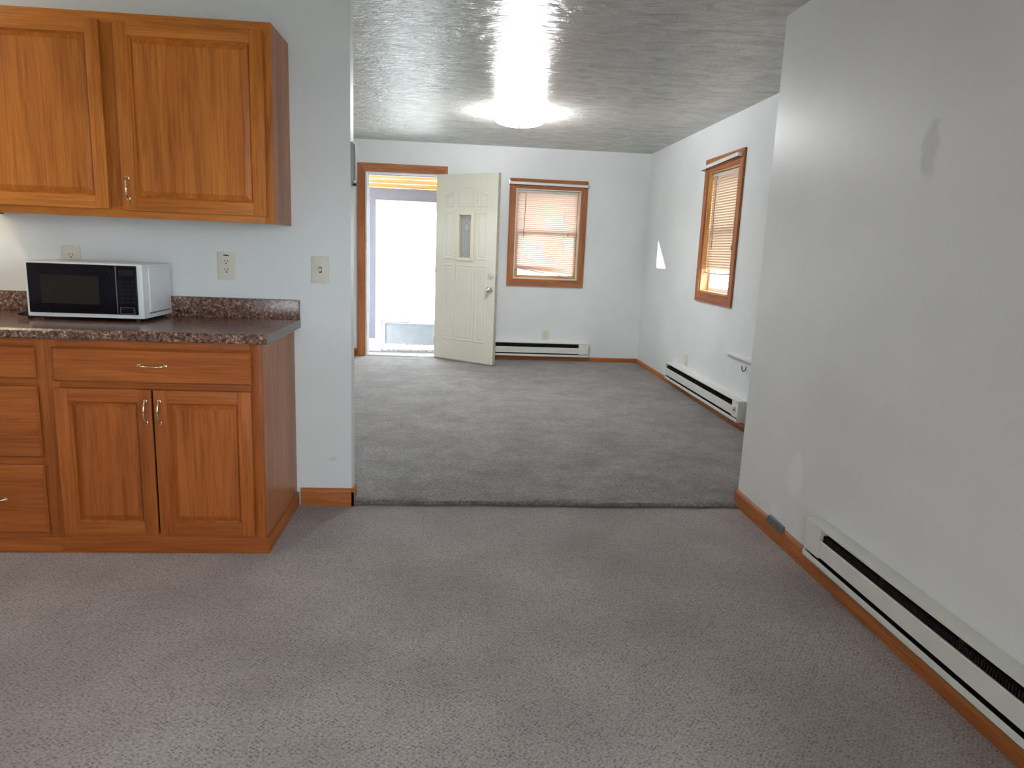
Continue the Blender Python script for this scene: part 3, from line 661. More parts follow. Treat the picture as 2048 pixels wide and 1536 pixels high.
# ------------------------------------------------------------------ venetian blinds
def blind(name, fr, H, a0, a1, ztop, zbL, zbR, n, tilt, mat, label, wand, cords, sag=0.0):
    """a0..a1 span; bottom rail runs from zbL (a0 end) to zbR (a1 end); n: depth of its middle plane"""
    t = thing(name, Vector(fr((a0+a1)/2, n, min(zbL, zbR))), label, 'blind', 'slatted window blinds')
    add('headrail', B((a0-0.004, n-0.013, ztop-0.025), (a1+0.004, n+0.013, ztop), fr, 0.002), BLINDRAIL, t)
    w = 0.0155; pitch = 0.0216; Lh = (a1-a0)/2
    # one slat mesh: gently crowned strip, tilted
    m = bmesh.new(); rows = []
    for k in range(5):
        s = -1 + 2*k/4.0
        nn = s*w*math.cos(tilt) - 0.0018*(1-s*s)*math.sin(tilt); zz = s*w*math.sin(tilt) + 0.0018*(1-s*s)*math.cos(tilt)
        q0 = Vector(fr(-Lh, nn, zz)) - Vector(fr(0, 0, 0)); q1 = Vector(fr(Lh, nn, zz)) - Vector(fr(0, 0, 0))
        rows.append((m.verts.new(q0), m.verts.new(q1)))
    for p, q in zip(rows, rows[1:]): m.faces.new((p[0], p[1], q[1], q[0]))
    me = bpy.data.meshes.new('slat'); m.to_mesh(me); m.free(); me.materials.append(mat); smooth(me, 60)
    zlow = min(zbL, zbR); cnt = int((ztop-0.035-zlow)/pitch)
    for i in range(cnt):
        z = ztop-0.038-i*pitch; k = cnt-1-i
        zl = max(z, zbL+0.006+0.0032*k); zr = max(z, zbR+0.006+0.0032*k)
        o = bpy.data.objects.new('slat', me); C.objects.link(o); o.parent = t
        o.location = Vector(fr((a0+a1)/2, n, (zl+zr)/2)) - ORG[t.name]
        d = Vector(fr(1, 0, 0)) - Vector(fr(0, 0, 0)); ang = math.atan2(zr-zl, a1-a0)
        if abs(ang) > 1e-4:
            axis = d.cross(Vector((0, 0, 1))).normalized()
            o.rotation_mode = 'QUATERNION'; o.rotation_quaternion = Matrix.Rotation(ang, 3, axis).to_quaternion()
        ORG[o.name] = o.location
    b = NB(); m0 = 12
    pts = [((a0 + (a1-a0)*k/m0), zbL + (zbR-zbL)*k/m0 - sag*math.sin(PI*k/m0)) for k in range(m0+1)]
    for (p0, z0), (p1, z1) in zip(pts, pts[1:]):
        prism(b, [(p0, z0-0.007), (p1, z1-0.007), (p1, z1+0.005), (p0, z0+0.005)], n-0.012, n+0.012, fr)
    bmesh.ops.remove_doubles(b, verts=b.verts, dist=1e-5)
    add('bottom_rail', b, BLINDRAIL, t, False)
    for a in cords:
        fz = (a-a0)/(a1-a0); zl = zbL+(zbR-zbL)*fz
        add('ladder_tape', boxes([((a-0.0016, n+0.0080, zl), (a+0.0016, n+0.0090, ztop-0.02))], 0, fr), CORDT, t, False)
    wa, wz0, wz1 = wand
    add('tilt_wand', tube(NB(), [fr(wa, n+0.022, wz1), fr(wa-0.004, n+0.024, (wz0+wz1)/2), fr(wa-0.012, n+0.022, wz0)], 0.0042, 6), WANDM, t)
    return t
blind('venetian_blind', fwb, 0, WX0+0.018, WX1-0.030, WZ1-0.016, 1.084, 0.990, -0.036, math.radians(70), SLATB,
      'slatted blind on the far wall window, its bottom rail slanting down to the right', (0.765, 1.425, 1.925), (0.80, 1.215))
blind('venetian_blind', fws, 1, SY0+0.018, SY1-0.022, SZ1-0.016, 1.165, 1.160, -0.036, math.radians(70), SLATS,
      'peach-lit slatted blind hanging straight in the narrow right wall window', (6.02, 1.36, 1.96), (5.53, 5.99), 0.012)
# pull cords with tassels (part of the far blind and the side blind)
for o in [x for x in C.objects if x.name.startswith('venetian_blind')]:
    if o.name == 'venetian_blind':
        add('pull_cord', tube(NB(), [fwb(1.26, -0.010, 1.93), fwb(1.262, -0.010, 1.60), fwb(1.262, -0.010, 1.50)], 0.0016, 6), CORDW, o)
        add('tassel', lathe(NB(), [(0, 0.02), (0.004, 0.015), (0.007, -0.02), (0, -0.024)], lambda a, b, h: (1.262+a, YB+0.010+b, 1.48+h), 10), WANDM, o)
    else:
        add('pull_cord', tube(NB(), [fws(5.545, -0.010, 1.95), fws(5.548, -0.010, 1.40)], 0.0016, 6), CORDW, o)
        add('tassel', lathe(NB(), [(0, 0.025), (0.006, 0.015), (0.009, -0.02), (0, -0.024)], lambda a, b, h: (XR+0.010+a, 5.548+b, 1.37+h), 10), WANDM, o)

# curtain rods over the window heads
def rod(fr, a0, a1, z0, z1, label, ax):
    t = thing('curtain_rod', Vector(fr((a0+a1)/2, 0.05, (z0+z1)/2)), label, 'curtain rod', 'white curtain rods')
    b = NB(); n_ = 0.062; pts = [(a0, 0.020), (a0, 0.045), (a0+0.006, 0.056), (a0+0.018, n_), (a1-0.018, n_), (a1-0.006, 0.056), (a1, 0.045), (a1, 0.020)]
    tm = bmesh.new(); ring = []
    for a, n in pts:
        zc = z0+(z1-z0)*(a-a0)/(a1-a0)
        ring.append([tm.verts.new(fr(a, n, zc-0.013)), tm.verts.new(fr(a, n, zc+0.013)), tm.verts.new(fr(a+(0.003 if a < (a0+a1)/2 else -0.003)*(1 if n < n_ else 0), n-(0.004 if n >= 0.05 else 0), zc+0.013)), tm.verts.new(fr(a+(0.003 if a < (a0+a1)/2 else -0.003)*(1 if n < n_ else 0), n-(0.004 if n >= 0.05 else 0), zc-0.013))])
    for r0, r1 in zip(ring, ring[1:]):
        for k in range(4): tm.faces.new((r0[k], r0[(k+1) % 4], r1[(k+1) % 4], r1[k]))
    tm.faces.new(ring[0]); tm.faces.new(list(reversed(ring[-1])))
    bmesh.ops.recalc_face_normals(tm, faces=tm.faces); merge(b, tm)
    add('rod', b, RODW, t, False)
    for a, z in ((a0, z0), (a1, z1)):
        s = 0.006 if a == a0 else -0.006
        add('bracket', boxes([((min(a-0.001, a+s*2), 0.018, z-0.018), (max(a+0.001, a+s*2), 0.022, z+0.03)), ((min(a+s*0.2, a+s), 0.018, z-0.008), (max(a+s*0.2, a+s), 0.054, z+0.008))], 0, fr), CHROME, t, False)
    return t
rod(fwb, 0.566, 1.468, 2.019, 2.012, 'white flat curtain rod over the far wall window', 0)
rod(fws, 5.425, 6.262, 2.066, 2.038, 'white flat curtain rod over the narrow right wall window', 1)

# ------------------------------------------------------------------ electric baseboard heaters
def heater(fr, a0, a1, z0, label, cover_at, knob, sgn_end):
    """hood, front panel, bottom lip, end caps, dark element with fins; cover_at 'lo'/'hi': end with the wiring cover"""
    t = thing('baseboard_heater', Vector(fr((a0+a1)/2, 0.03, z0)), label, 'heater', 'electric baseboard heaters')
    D = 0.066; H = 0.163
    cl, ch = (a0, a0+0.115) if cover_at == 'lo' else (a1-0.115, a1)
    s0, s1 = (ch, a1-0.012) if cover_at == 'lo' else (a0+0.012, cl)
    add('back_plate', boxes([((a0+0.004, 0.0, z0+0.004), (a1-0.004, 0.006, z0+H-0.004)), ((a0+0.007, 0.006, z0+0.0042), (a1-0.007, D-0.004, z0+0.006))], 0, fr), DARK, t, False)
    add('hood', boxes([((a0, 0.0, z0+H-0.006), (a1, D, z0+H)), ((a0, D-0.004, z0+H-0.009), (a1, D, z0+H-0.004))], 0.0012, fr), HEATW, t)
    fp = NB()
    prism_pts = [(D-0.011, z0+0.041), (D-0.006, z0+0.041), (D-0.003, z0+0.106), (D-0.005, z0+0.109), (D-0.011, z0+0.108), (D-0.008, z0+0.104)]
    tm = bmesh.new(); A = [tm.verts.new(fr(s0, n, z)) for n, z in prism_pts]; E_ = [tm.verts.new(fr(s1, n, z)) for n, z in prism_pts]
    tm.faces.new(A); tm.faces.new(list(reversed(E_)))
    for i in range(6): tm.faces.new((A[i], E_[i], E_[(i+1) % 6], A[(i+1) % 6]))
    bmesh.ops.recalc_face_normals(tm, faces=tm.faces); merge(fp, tm)
    add('front_panel', fp, HEATW, t, False)
    add('bottom_lip', boxes([((a0, 0.0, z0), (a1, D, z0+0.004)), ((a0, D-0.003, z0), (a1, D, z0+0.027))], 0.001, fr), HEATW, t)
    add('wiring_cover', B((cl+0.002, 0.006, z0+0.034), (ch, D-0.003, z0+H-0.008), fr, 0.0015), HEATW, t)
    for a, b_ in ((a0, a0+0.006), (a1-0.006, a1)): add('end_cap', B((a-0.001, 0.0, z0+0.001), (b_+0.001, D-0.004, z0+H-0.001), fr, 0.001), HEATW, t)
    e = NB(); tube(e, [fr(s0, 0.034, z0+0.085), fr(s1, 0.034, z0+0.085)], 0.007, 8)
    k = s0+0.003
    while k < s1-0.003:
        box(e, (k, 0.010, z0+0.050), (k+0.0012, 0.052, z0+0.130), fr); k += 0.011
    add('heating_element', e, FIN, t, False)
    nb = max(2, int((s1-s0)/0.36))
    for i in range(1, nb):
        a = s0+(s1-s0)*i/nb
        add('support_bracket', B((a-0.012, 0.006, z0+0.030), (a+0.012, D-0.016, z0+H-0.014), fr), SLOT, t, False)
    if knob:
        ka = (cl+ch)/2
        add('thermostat_dial', lathe(NB(), [(0, 0.020), (0.014, 0.018), (0.017, 0.004), (0.019, 0.0)], lambda p, q, h: fr(ka+p, D-0.001+h, z0+0.098+q), 20), IVORY, t)
    return t
heater(fb, 0.345, 1.564, 0.076, 'white electric baseboard heater under the far wall window, half behind the door', 'hi', False, 1)
heater(fr_right(XR, 0), 4.940, 6.780, 0.084, 'white electric baseboard heater with a dial low on the far room right wall', 'lo', True, 1)
heater(fr_right(XN, 0), 0.18, 2.615, 0.098, 'long white electric baseboard heater on the near right wall in the foreground', 'hi', False, 1)

# ------------------------------------------------------------------ upper cabinet
def raised_panel(parent, a0, a1, z0, z1, fr, mat, n0=0.006, n1=0.019):
    return add('panel', frustum(NB(), (a0, z0), (a1, z1), n0, n1, 0.026, fr), mat, parent, False)
def cab_door(parent, fr, a0, a1, z0, z1, mats, st=0.052):
    """frame of two stiles (vertical grain) and two rails (horizontal grain), raised panel and handle as children"""
    b = NB()
    for lo, hi in (((a0, 0.001, z0), (a0+st, 0.020, z1)), ((a1-st, 0.001, z0), (a1, 0.020, z1))):
        t = bmesh.new(); box(t, lo, hi, fr, 0.0025); merge(b, t)
    for lo, hi in (((a0+st-0.0005, 0.001, z0), (a1-st+0.0005, 0.0195, z0+st)), ((a0+st-0.0005, 0.001, z1-st), (a1-st+0.0005, 0.0195, z1))):
        t = bmesh.new(); box(t, lo, hi, fr, 0.0025); merge(b, t, 1)
    # inner moulding slope
    i0, i1, j0, j1 = a0+st-0.001, a1-st+0.001, z0+st-0.001, z1-st+0.001; e = 0.009
    t = bmesh.new()
    O = [t.verts.new(fr(*p)) for p in ((i0,0.017,j0),(i1,0.017,j0),(i1,0.017,j1),(i0,0.017,j1))]
    I = [t.verts.new(fr(*p)) for p in ((i0+e,0.004,j0+e),(i1-e,0.004,j0+e),(i1-e,0.004,j1-e),(i0+e,0.004,j1-e))]
    for i in range(4): t.faces.new((O[i], O[(i+1) % 4], I[(i+1) % 4], I[i]))
    bmesh.ops.recalc_face_normals(t, faces=t.faces); merge(b, t)
    d = add('door', b, [mats[2], mats[0]], parent)
    raised_panel(d, a0+st+0.002, a1-st-0.002, z0+st+0.002, z1-st-0.002, fr, mats[2], 0.003, 0.0165)
    return d
def pull(parent, fr, a, z, n, Ln, vertical, mat):
    """bow handle: arched bar on two feet"""
    b = NB(); h = Ln/2; pts = []
    for k in range(13):
        s = -1+2*k/12; out = 0.006+0.020*(1-abs(s)**3.2)
        pts.append(fr(a, n+out, z+s*h) if vertical else fr(a+s*h, n+out, z))
    tube(b, pts, [0.0038 if 2 < k < 10 else 0.0046 for k in range(13)], 8)
    for s in (-1, 1):
        lathe(b, [(0, 0.008), (0.008, 0.006), (0.009, 0.0)], (lambda p, q, hh: fr(a+p, n+hh, z+s*h*0.98+q)) if vertical else (lambda p, q, hh: fr(a+s*h*0.98+p, n+hh, z+q)), 12)
    return add('handle', b, mat, parent, 60)

UX0, UX1, UY, UZ0, UZ1 = -2.030, -0.760, YK-0.300, 1.352, 2.134
uc = thing('upper_cabinet', ((UX0+UX1)/2, YK, UZ0), 'orange oak wall cabinet with two raised-panel doors above the counter', 'cabinet')
fu = fr_facing(0, UY)
add('body', boxes([((UX1-0.015, UY+0.019, UZ0), (UX1, YK, UZ1)), ((UX0, UY+0.019, UZ0), (UX0+0.015, YK, UZ1)), ((UX0, UY+0.019, UZ0+0.012), (UX1-0.015, YK-0.002, UZ0+0.026)), ((UX0, UY+0.019, UZ1-0.015), (UX1-0.015, YK-0.002, UZ1)), ((UX0, YK-0.006, UZ0+0.012), (UX1-0.015, YK-0.001, UZ1))]), VENEER, uc, False)
ff = NB()
for lo, hi in (((UX1-0.040, -0.019, UZ0), (UX1, 0, UZ1)), ((UX0, -0.019, UZ0), (UX0+0.040, 0, UZ1)), ((-1.425, -0.019, UZ0+0.04), (-1.350, 0, UZ1-0.04))):
    t = bmesh.new(); box(t, lo, hi, fu, 0.001); merge(ff, t)
for lo, hi in (((UX0+0.040, -0.019, UZ0), (UX1-0.040, 0, UZ0+0.042)), ((UX0+0.040, -0.019, UZ1-0.042), (UX1-0.040, 0, UZ1))):
    t = bmesh.new(); box(t, lo, hi, fu, 0.001); merge(ff, t, 1)
add('face_frame', ff, [OAK[2], OAK[0]], uc)
dA = cab_door(uc, fu, -1.992, -1.413, 1.383, 2.102, OAK)
dB_ = cab_door(uc, fu, -1.358, -0.788, 1.379, 2.100, OAK)
pull(dB_, fu, -1.333, 1.468, 0.019, 0.082, True, BRASS)
pull(dA, fu, -1.967, 1.468, 0.019, 0.082, True, BRASS)

# ------------------------------------------------------------------ base cabinets
BY = YK-0.575; fbse = fr_facing(0, BY); BZ1 = 0.884
def base_body(t, x0, x1, end):
    lst = [((x0, BY+0.019, 0.07), (x0+0.015, YK, BZ1)), ((x1-0.015, BY+0.019, 0.0 if end else 0.07), (x1, YK, BZ1)), ((x0+0.015, BY+0.019, 0.08), (x1-0.015, YK, 0.095)), ((x0+0.015, YK-0.006, 0.08), (x1-0.015, YK, BZ1))]
    add('body', boxes(lst), VENEER, t, False)
    add('toe_board', B((x0, BY+0.007, 0.0), (x1+(0.010 if end else 0), BY+0.0185, 0.068), None, 0.001), OAKB[0], t)
    if end: add('side_toe_board', B((x1, BY+0.0188, 0.0), (x1+0.010, YK-0.001, 0.068), None, 0.001), OAKB[1], t)
B0, B1 = -1.570, -0.757
bc = thing('base_cabinet', ((B0+B1)/2, YK, 0), 'oak base cabinet with one wide drawer over two raised-panel doors', 'cabinet')
base_body(bc, B0, B1, True)
ff = NB()
for lo, hi in (((B0, -0.019, 0.068), (B0+0.045, 0, BZ1)), ((B1-0.045, -0.019, 0.068), (B1, 0, BZ1))):
    t = bmesh.new(); box(t, lo, hi, fbse, 0.001); merge(ff, t)
for za, zb in ((0.068, 0.10), (0.68, 0.728), (0.846, BZ1)):
    t = bmesh.new(); box(t, (B0+0.045, -0.019, za), (B1-0.045, 0, zb), fbse, 0.001); merge(ff, t, 1)
add('face_frame', ff, [OAKB[2], OAKB[0]], bc)
def drawer(parent, x0, x1, z0, z1, handle):
    b = NB(); box(b, (x0+0.006, 0.001, z0+0.006), (x1-0.006, 0.012, z1-0.006), fbse)
    frustum(b, (x0, z0), (x1, z1), 0.011, 0.0205, 0.007, fbse)
    d = add('drawer', b, OAKB[0], parent, False)
    if handle: pull(d, fbse, handle, (z0+z1)/2+0.003, 0.020, 0.098, False, BRASS)
    return d
drawer(bc, -1.537, -0.794, 0.716, 0.851, -1.164)
dl = cab_door(bc, fbse, -1.541, -1.178, 0.092, 0.691, OAKB); dr = cab_door(bc, fbse, -1.170, -0.797, 0.090, 0.690, OAKB)
pull(dl, fbse, -1.198, 0.603, 0.019, 0.088, True, BRASS); pull(dr, fbse, -1.146, 0.603, 0.019, 0.088, True, BRASS)

G0 = -2.030
dc = thing('drawer_cabinet', ((G0+B0)/2, YK, 0), 'oak drawer cabinet with three stacked drawers at the left edge', 'cabinet')
base_body(dc, G0, B0-0.0005, False)
ff = NB()
for lo, hi in (((G0, -0.019, 0.068), (G0+0.045, 0, BZ1)), ((B0-0.043, -0.019, 0.068), (B0-0.0005, 0, BZ1))):
    t = bmesh.new(); box(t, lo, hi, fbse, 0.001); merge(ff, t)
for za, zb in ((0.068, 0.10), (0.368, 0.418), (0.68, 0.735), (0.846, BZ1)):
    t = bmesh.new(); box(t, (G0+0.045, -0.019, za), (B0-0.043, 0, zb), fbse, 0.001); merge(ff, t, 1)
add('face_frame', ff, [OAKB[2], OAKB[0]], dc)
for z0, z1 in ((0.724, 0.852), (0.409, 0.694), (0.094, 0.377)): drawer(dc, -1.995, -1.601, z0, z1, -1.798)

# ------------------------------------------------------------------ countertop
CX1 = -0.727; CT = 0.9218
ct = thing('countertop', ((G0+CX1)/2, YK, 0.884), 'brown granite-look laminate countertop slab on the base cabinets', 'countertop')
b = NB(); prof = [(0.0005, 0.884), (0.607, 0.884), (0.610, 0.888), (0.610, 0.914), (0.604, CT), (0.0005, CT)]
prism2 = bmesh.new()
A = [prism2.verts.new((G0-0.06, YK-n, z)) for n, z in prof]; E_ = [prism2.verts.new((CX1, YK-n, z)) for n, z in prof]
prism2.faces.new(A); prism2.faces.new(list(reversed(E_)))
for i in range(len(prof)): prism2.faces.new((A[i], E_[i], E_[(i+1) % len(prof)], A[(i+1) % len(prof)]))
bmesh.ops.recalc_face_normals(prism2, faces=prism2.faces); merge(b, prism2)
add('slab', b, GRAN, ct, False)
tag(add('backsplash', B((G0-0.06, YK-0.020, CT), (CX1, YK-0.0005, 1.014), None, 0.002), GRAN, None, True, True), 'low brown granite-look backsplash strip against the kitchen wall', 'backsplash')
add('end_strip', B((CX1, YK-0.606, 0.887), (CX1+0.0015, YK-0.002, CT-0.002)), plain('laminate_end', (0.17, 0.135, 0.125), 0.3, noise=0.25, nscale=90), ct, False)

# ------------------------------------------------------------------ microwave
MX0, MX1, MY0, MY1, MZ0, MZ1 = -1.766, -1.300, 3.070, 3.360, 0.936, 1.164
mw = thing('microwave', ((MX0+MX1)/2, (MY0+MY1)/2, CT), 'small white countertop microwave oven with a black front', 'microwave')
fm = fr_facing(0, MY0)
add('body', B((MX0, -(MY1-MY0), MZ0), (MX1, -0.012, MZ1), fm, 0.006), WHITEP, mw)
add('front_bezel', B((MX0, -0.016, MZ0), (MX1, 0.002, MZ1), fm, 0.006), WHITEP, mw)
d = add('door', B((MX0+0.012, 0.0, 0.953), (-1.4055, 0.008, 1.156), fm, 0.003), BLACKG, mw)
add('window', B((-1.703, 0.0075, 0.993), (-1.474, 0.0088, 1.110), fm, 0.0005), MWIN, d, False)
add('divider_strip', B((-1.4055, 0.0, 0.953), (-1.4025, 0.0085, 1.156), fm), GREYL, mw, False)
cp = add('control_panel', B((-1.4025, 0.0, 0.953), (MX1-0.022, 0.008, 1.156), fm, 0.003), BLACKG, mw)
kb = NB()
for r in range(6):
    for c in range(3): box(kb, (-1.390+c*0.0215, 0.0078, 1.000+r*0.017), (-1.374+c*0.0215, 0.0086, 1.010+r*0.017), fm)
add('keypad', kb, KEYS, cp, False)
add('display', B((-1.392, 0.0078, 1.114), (-1.334, 0.0086, 1.138), fm), SLOT, cp, False)
add('open_button_rim', boxes([((-1.393, 0.0075, 0.957), (-1.335, 0.0095, 0.9588)), ((-1.393, 0.0075, 0.9822), (-1.335, 0.0095, 0.984)), ((-1.393, 0.0075, 0.957), (-1.3912, 0.0095, 0.984)), ((-1.3368, 0.0075, 0.957), (-1.335, 0.0095, 0.984))], 0, fm), GREYL, cp, False)
add('open_button', B((-1.390, 0.0075, 0.960), (-1.338, 0.0105, 0.981), fm, 0.001), BLACKG, cp)
add('side_panel', B((MX1-0.002, MY0+0.055, 0.962), (MX1+0.004, MY1-0.012, 1.150), None, 0.003), WHITEP, mw)
add('side_groove', B((MX1-0.002, MY0+0.05, 0.955), (MX1+0.001, MY1-0.02, 0.960)), GREYL, mw, False)
for x in (MX0+0.05, MX1-0.05):
    for y in (MY0+0.05, MY1-0.04): add('foot', lathe(NB(), [(0, CT), (0.012, CT), (0.014, MZ0+0.001), (0, MZ0+0.001)], lambda a, b, h, x=x, y=y: (x+a, y+b, h), 12), RUBBER, mw)
pc = [(MX0-0.026+0.020*math.cos(k*0.7), 3.085+0.022*math.sin(k*0.7), CT+0.006+0.0030*k) for k in range(10)]
pc = [(MX0+0.02, 3.30, CT+0.03), (MX0-0.012, 3.24, CT+0.008), (MX0-0.02, 3.15, CT+0.006)] + pc
add('power_cord', tube(NB(), pc, 0.0055, 8), RUBBER, mw, 60)

# ------------------------------------------------------------------ outlets and switch
def plate(fr, name, a, z, label, cat, toggle=False, w=0.080, h=0.126, mark=False):
    t = thing(name, Vector(fr(a, 0.003, z-h/2)), label, cat, None if toggle else 'ivory wall outlets')
    add('cover_plate', B((a-w/2, 0.0, z-h/2), (a+w/2, 0.006, z+h/2), fr, 0.0025), IVORY, t)
    if toggle:
        add('toggle_slot', B((a-0.006, 0.0055, z-0.013), (a+0.006, 0.0066, z+0.013), fr), SLOT, t, False)
        add('toggle', prism(NB(), [(a-0.0045, z-0.008), (a+0.0045, z-0.008), (a+0.0045, z+0.010), (a-0.0045, z+0.010)], 0.006, 0.014, fr), IVORY, t, False)
        for s in (-0.030, 0.030): add('screw', lathe(NB(), [(0, 0.0075), (0.003, 0.007), (0.0035, 0.0055)], lambda p, q, h_, s=s: fr(a+p, h_, z+s+q), 10), IVORY, t)
    else:
        for s in (-0.0195, 0.0195):
            r = add('receptacle', lathe(NB(), [(0, 0.0080), (0.015, 0.0080), (0.0165, 0.006)], lambda p, q, h_, s=s: fr(a+p, h_, z+s+q*0.85), 20), IVORY, t)
            add('slot', boxes([((a-0.0078, 0.0076, z+s+0.000), (a-0.0054, 0.0083, z+s+0.0085)), ((a+0.0054, 0.0076, z+s+0.000), (a+0.0078, 0.0083, z+s+0.0085)), ((a-0.0028, 0.0076, z+s-0.010), (a+0.0028, 0.0083, z+s-0.0045))], 0, fr), SLOT, r, False)
        add('screw', lathe(NB(), [(0, 0.0072), (0.003, 0.007), (0.0035, 0.0055)], lambda p, q, h_: fr(a+p, h_, z+q), 10), CHROME, t)
        if mark: add('ink_mark', prism(NB(), [(a-0.013, z+0.047), (a+0.011, z+0.044), (a+0.012, z+0.049), (a-0.011, z+0.052)], 0.0058, 0.0062, fr), SLOT, t, False)
    return t
fk = fr_facing(0, YK)
plate(fk, 'wall_outlet', -1.056, 1.159, 'ivory outlet with a black ink mark on the kitchen wall right of the microwave', 'outlet', mark=True)
plate(fk, 'wall_outlet', -1.738, 1.162, 'ivory outlet half hidden behind the microwave top', 'outlet')
plate(fk, 'light_switch', -0.631, 1.157, 'ivory toggle light switch at the end of the kitchen wall', 'switch', toggle=True)
plate(fb, 'wall_outlet', 1.059, 0.325, 'ivory outlet on the far wall just above the heater', 'outlet', w=0.078, h=0.120)
plate(fr_right(XR, 0), 'wall_outlet', 6.365, 0.335, 'ivory outlet on the right wall of the far room above the heater', 'outlet', w=0.078, h=0.115)

# ------------------------------------------------------------------ small wall things
fe = lambda a, n, z: (XO + n, a, z)
th = thing('thermostat', (XO, 3.44, 1.548), 'slim grey control box on the end of the kitchen partition', 'control box')
add('housing', prism(NB(), [(3.395, 1.560), (3.478, 1.560), (3.478, 1.738), (3.395, 1.738)], 0.0, 0.012, fe), BOXG, th, False)
add('front_cover', frustum(NB(), (3.400, 1.565), (3.473, 1.733), 0.012, 0.019, 0.006, fe), BOXG, th, False)
add('lever', B((3.425, 0.004, 1.548), (3.470, 0.018, 1.556), fe, 0.002), SLOT, th)
add('lever_knob', lathe(NB(), [(0, 0.006), (0.004, 0.004), (0.005, 0), (0.004, -0.004), (0, -0.006)], lambda a, b, h: (XO+0.021+a, 3.44+b, 1.554+h), 12), CHROME, th)

fR = fr_right(XR, 0)
lg = thing('wall_ledge', (XR, 5.1, 0.53), 'narrow white wooden ledge low on the far room right wall beside the near corner', 'ledge')
add('shelf_strip', B((4.60, 0.0, 0.541), (5.375, 0.022, 0.553), fR, 0.002), wall_paint('ledge_paint', (0.74, 0.72, 0.69)), lg)
add('cleat', B((4.62, 0.0, 0.524), (5.355, 0.010, 0.541), fR, 0.001), wall_paint('cleat_paint', (0.66, 0.62, 0.59)), lg)
hk = NB()
pts = [fR(5.005, 0.001, 0.500)] + [fR(5.005-0.012*0 + 0.000, 0.004+0.016*(1-math.cos(k*PI/8)), 0.497-0.034*math.sin(k*PI/8)) for k in range(9)] + [fR(5.005, 0.036, 0.507)]
tube(hk, pts, 0.0035, 8)
hook = tag(add('wall_hook', hk, HOOKM, None, 60), 'small dark metal hook just below the white ledge', 'hook')

tp = prism(NB(), [(2.905, 0.062), (3.075, 0.064), (3.055, 0.088), (3.048, 0.100), (2.905, 0.096)], 0.0, 0.0155, fr_right(XN, 0))
tag(add('tape_patch', tp, TAPE, None, False), 'dark grey tape patch stuck over the top of the near right baseboard', 'tape')

# ------------------------------------------------------------------ ceiling lamps
def dome_lamp(x, y, r, h, col, st, label, up=1.0):
    t = thing('ceiling_lamp', (x, y, ZC), label, 'lamp', 'dome ceiling lamps')
    fl = lambda a, b, z: (x+a, y+b, ZC-z)
    add('base_ring', lathe(NB(), [(0, 0.0), (r*0.60, 0.0), (r*0.62, 0.010), (r*0.58, 0.022), (0, 0.022)], fl, 40), WHITEP, t)
    dp = [(r*0.50, 0.020), (r*0.78, 0.048), (r*0.96, 0.066)]
    add('upper_diffuser', lathe(NB(), dp, fl, 40), emit_mat('lit_upper_diffuser', col, st*up), t)
    pr = [(r*0.96, 0.066), (r, 0.071)] + [(r*math.cos(k*PI/2/10), 0.071+(h-0.071)*math.sin(k*PI/2/10)) for k in range(1, 10)] + [(0, h)]
    g = add('glass_shade', lathe(NB(), pr, fl, 40), emit_mat('lit_shade', col, st), t)
    g['label'] = 'glowing white glass dome'
    add('finial', lathe(NB(), [(0.010, h-0.002), (0.012, h+0.004), (0.006, h+0.010), (0, h+0.014)], fl, 14), CHROME, t)
    return t
dome_lamp(0.495, 6.13, 0.20, 0.113, (0.96, 0.985, 1.0), 84.0, 'round glowing dome lamp on the far room ceiling', 3.3)
dome_lamp(-2.60, 2.35, 0.17, 0.10, (1.0, 0.82, 0.58), 30.0, 'round warm dome lamp on the kitchen ceiling beyond the left edge')

sk = thing('added_warm_light', (-2.28, YK, 1.41), 'unseen warm tube light added beyond the left edge to warm the kitchen wall', 'lamp')  # unseen lamp added to give the wall by the microwave its warm tone
add('housing', B((-2.46, YK-0.16, 1.445), (-2.10, YK-0.0005, 1.49), None, 0.004), WHITEP, sk)
add('tube', tube(NB(), [(-2.44, YK-0.12, 1.425), (-2.12, YK-0.12, 1.425)], 0.013, 12), emit_mat('warm_tube', (1.0, 0.77, 0.48), 22.0), sk, 60)

# ------------------------------------------------------------------ porch beyond the front door
PY = 9.20; PF = -0.072
struct('floor', B((-2.2, YB+TW, PF-0.1), (2.6, PY+0.1, PF)), CONC, 'painted grey porch floor outside the front door', 'floor')
SX0, SX1 = -0.952, -0.110
pw = boxes([((-2.2, PY, PF), (SX0-0.07, PY+0.10, 1.975)), ((SX0-0.07, PY, 1.80), (SX1+0.07, PY+0.10, 1.975)), ((SX1+0.07, PY, PF), (0.62, PY+0.10, 1.975)), ((1.45, PY, PF), (2.6, PY+0.10, 1.975)),
            ((0.62, PY, PF), (1.45, PY+0.10, 0.80)), ((0.62, PY, 1.88), (1.45, PY+0.10, 1.975)),
            ((-2.3, YB+TW, PF), (-2.2, PY+0.1, 2.5)), ((2.6, YB+TW, PF), (2.7, PY+0.1, 2.5))])
struct('wall_porch', pw, LAV, 'lavender-grey porch wall seen through the front door', 'wall')
tag(add('baseboard_porch', B((-2.2, PY-0.015, PF), (SX0-0.071, PY-0.0005, 0.085), None, 0.002), STORM), 'white baseboard on the porch wall beside the storm door', 'baseboard', None, 'structure')
pr_ = thing('porch_roof', (0, PY, 1.98), 'sloping porch roof of pine boards with bright gaps', 'roof', None, 'structure')
k = 0; s = 0.0
sl = math.atan2(0.41, 1.0); cs, sn = math.cos(sl), math.sin(sl)
widths = [0.075, 0.105, 0.105, 0.12, 0.12, 0.12, 0.12, 0.12, 0.10]
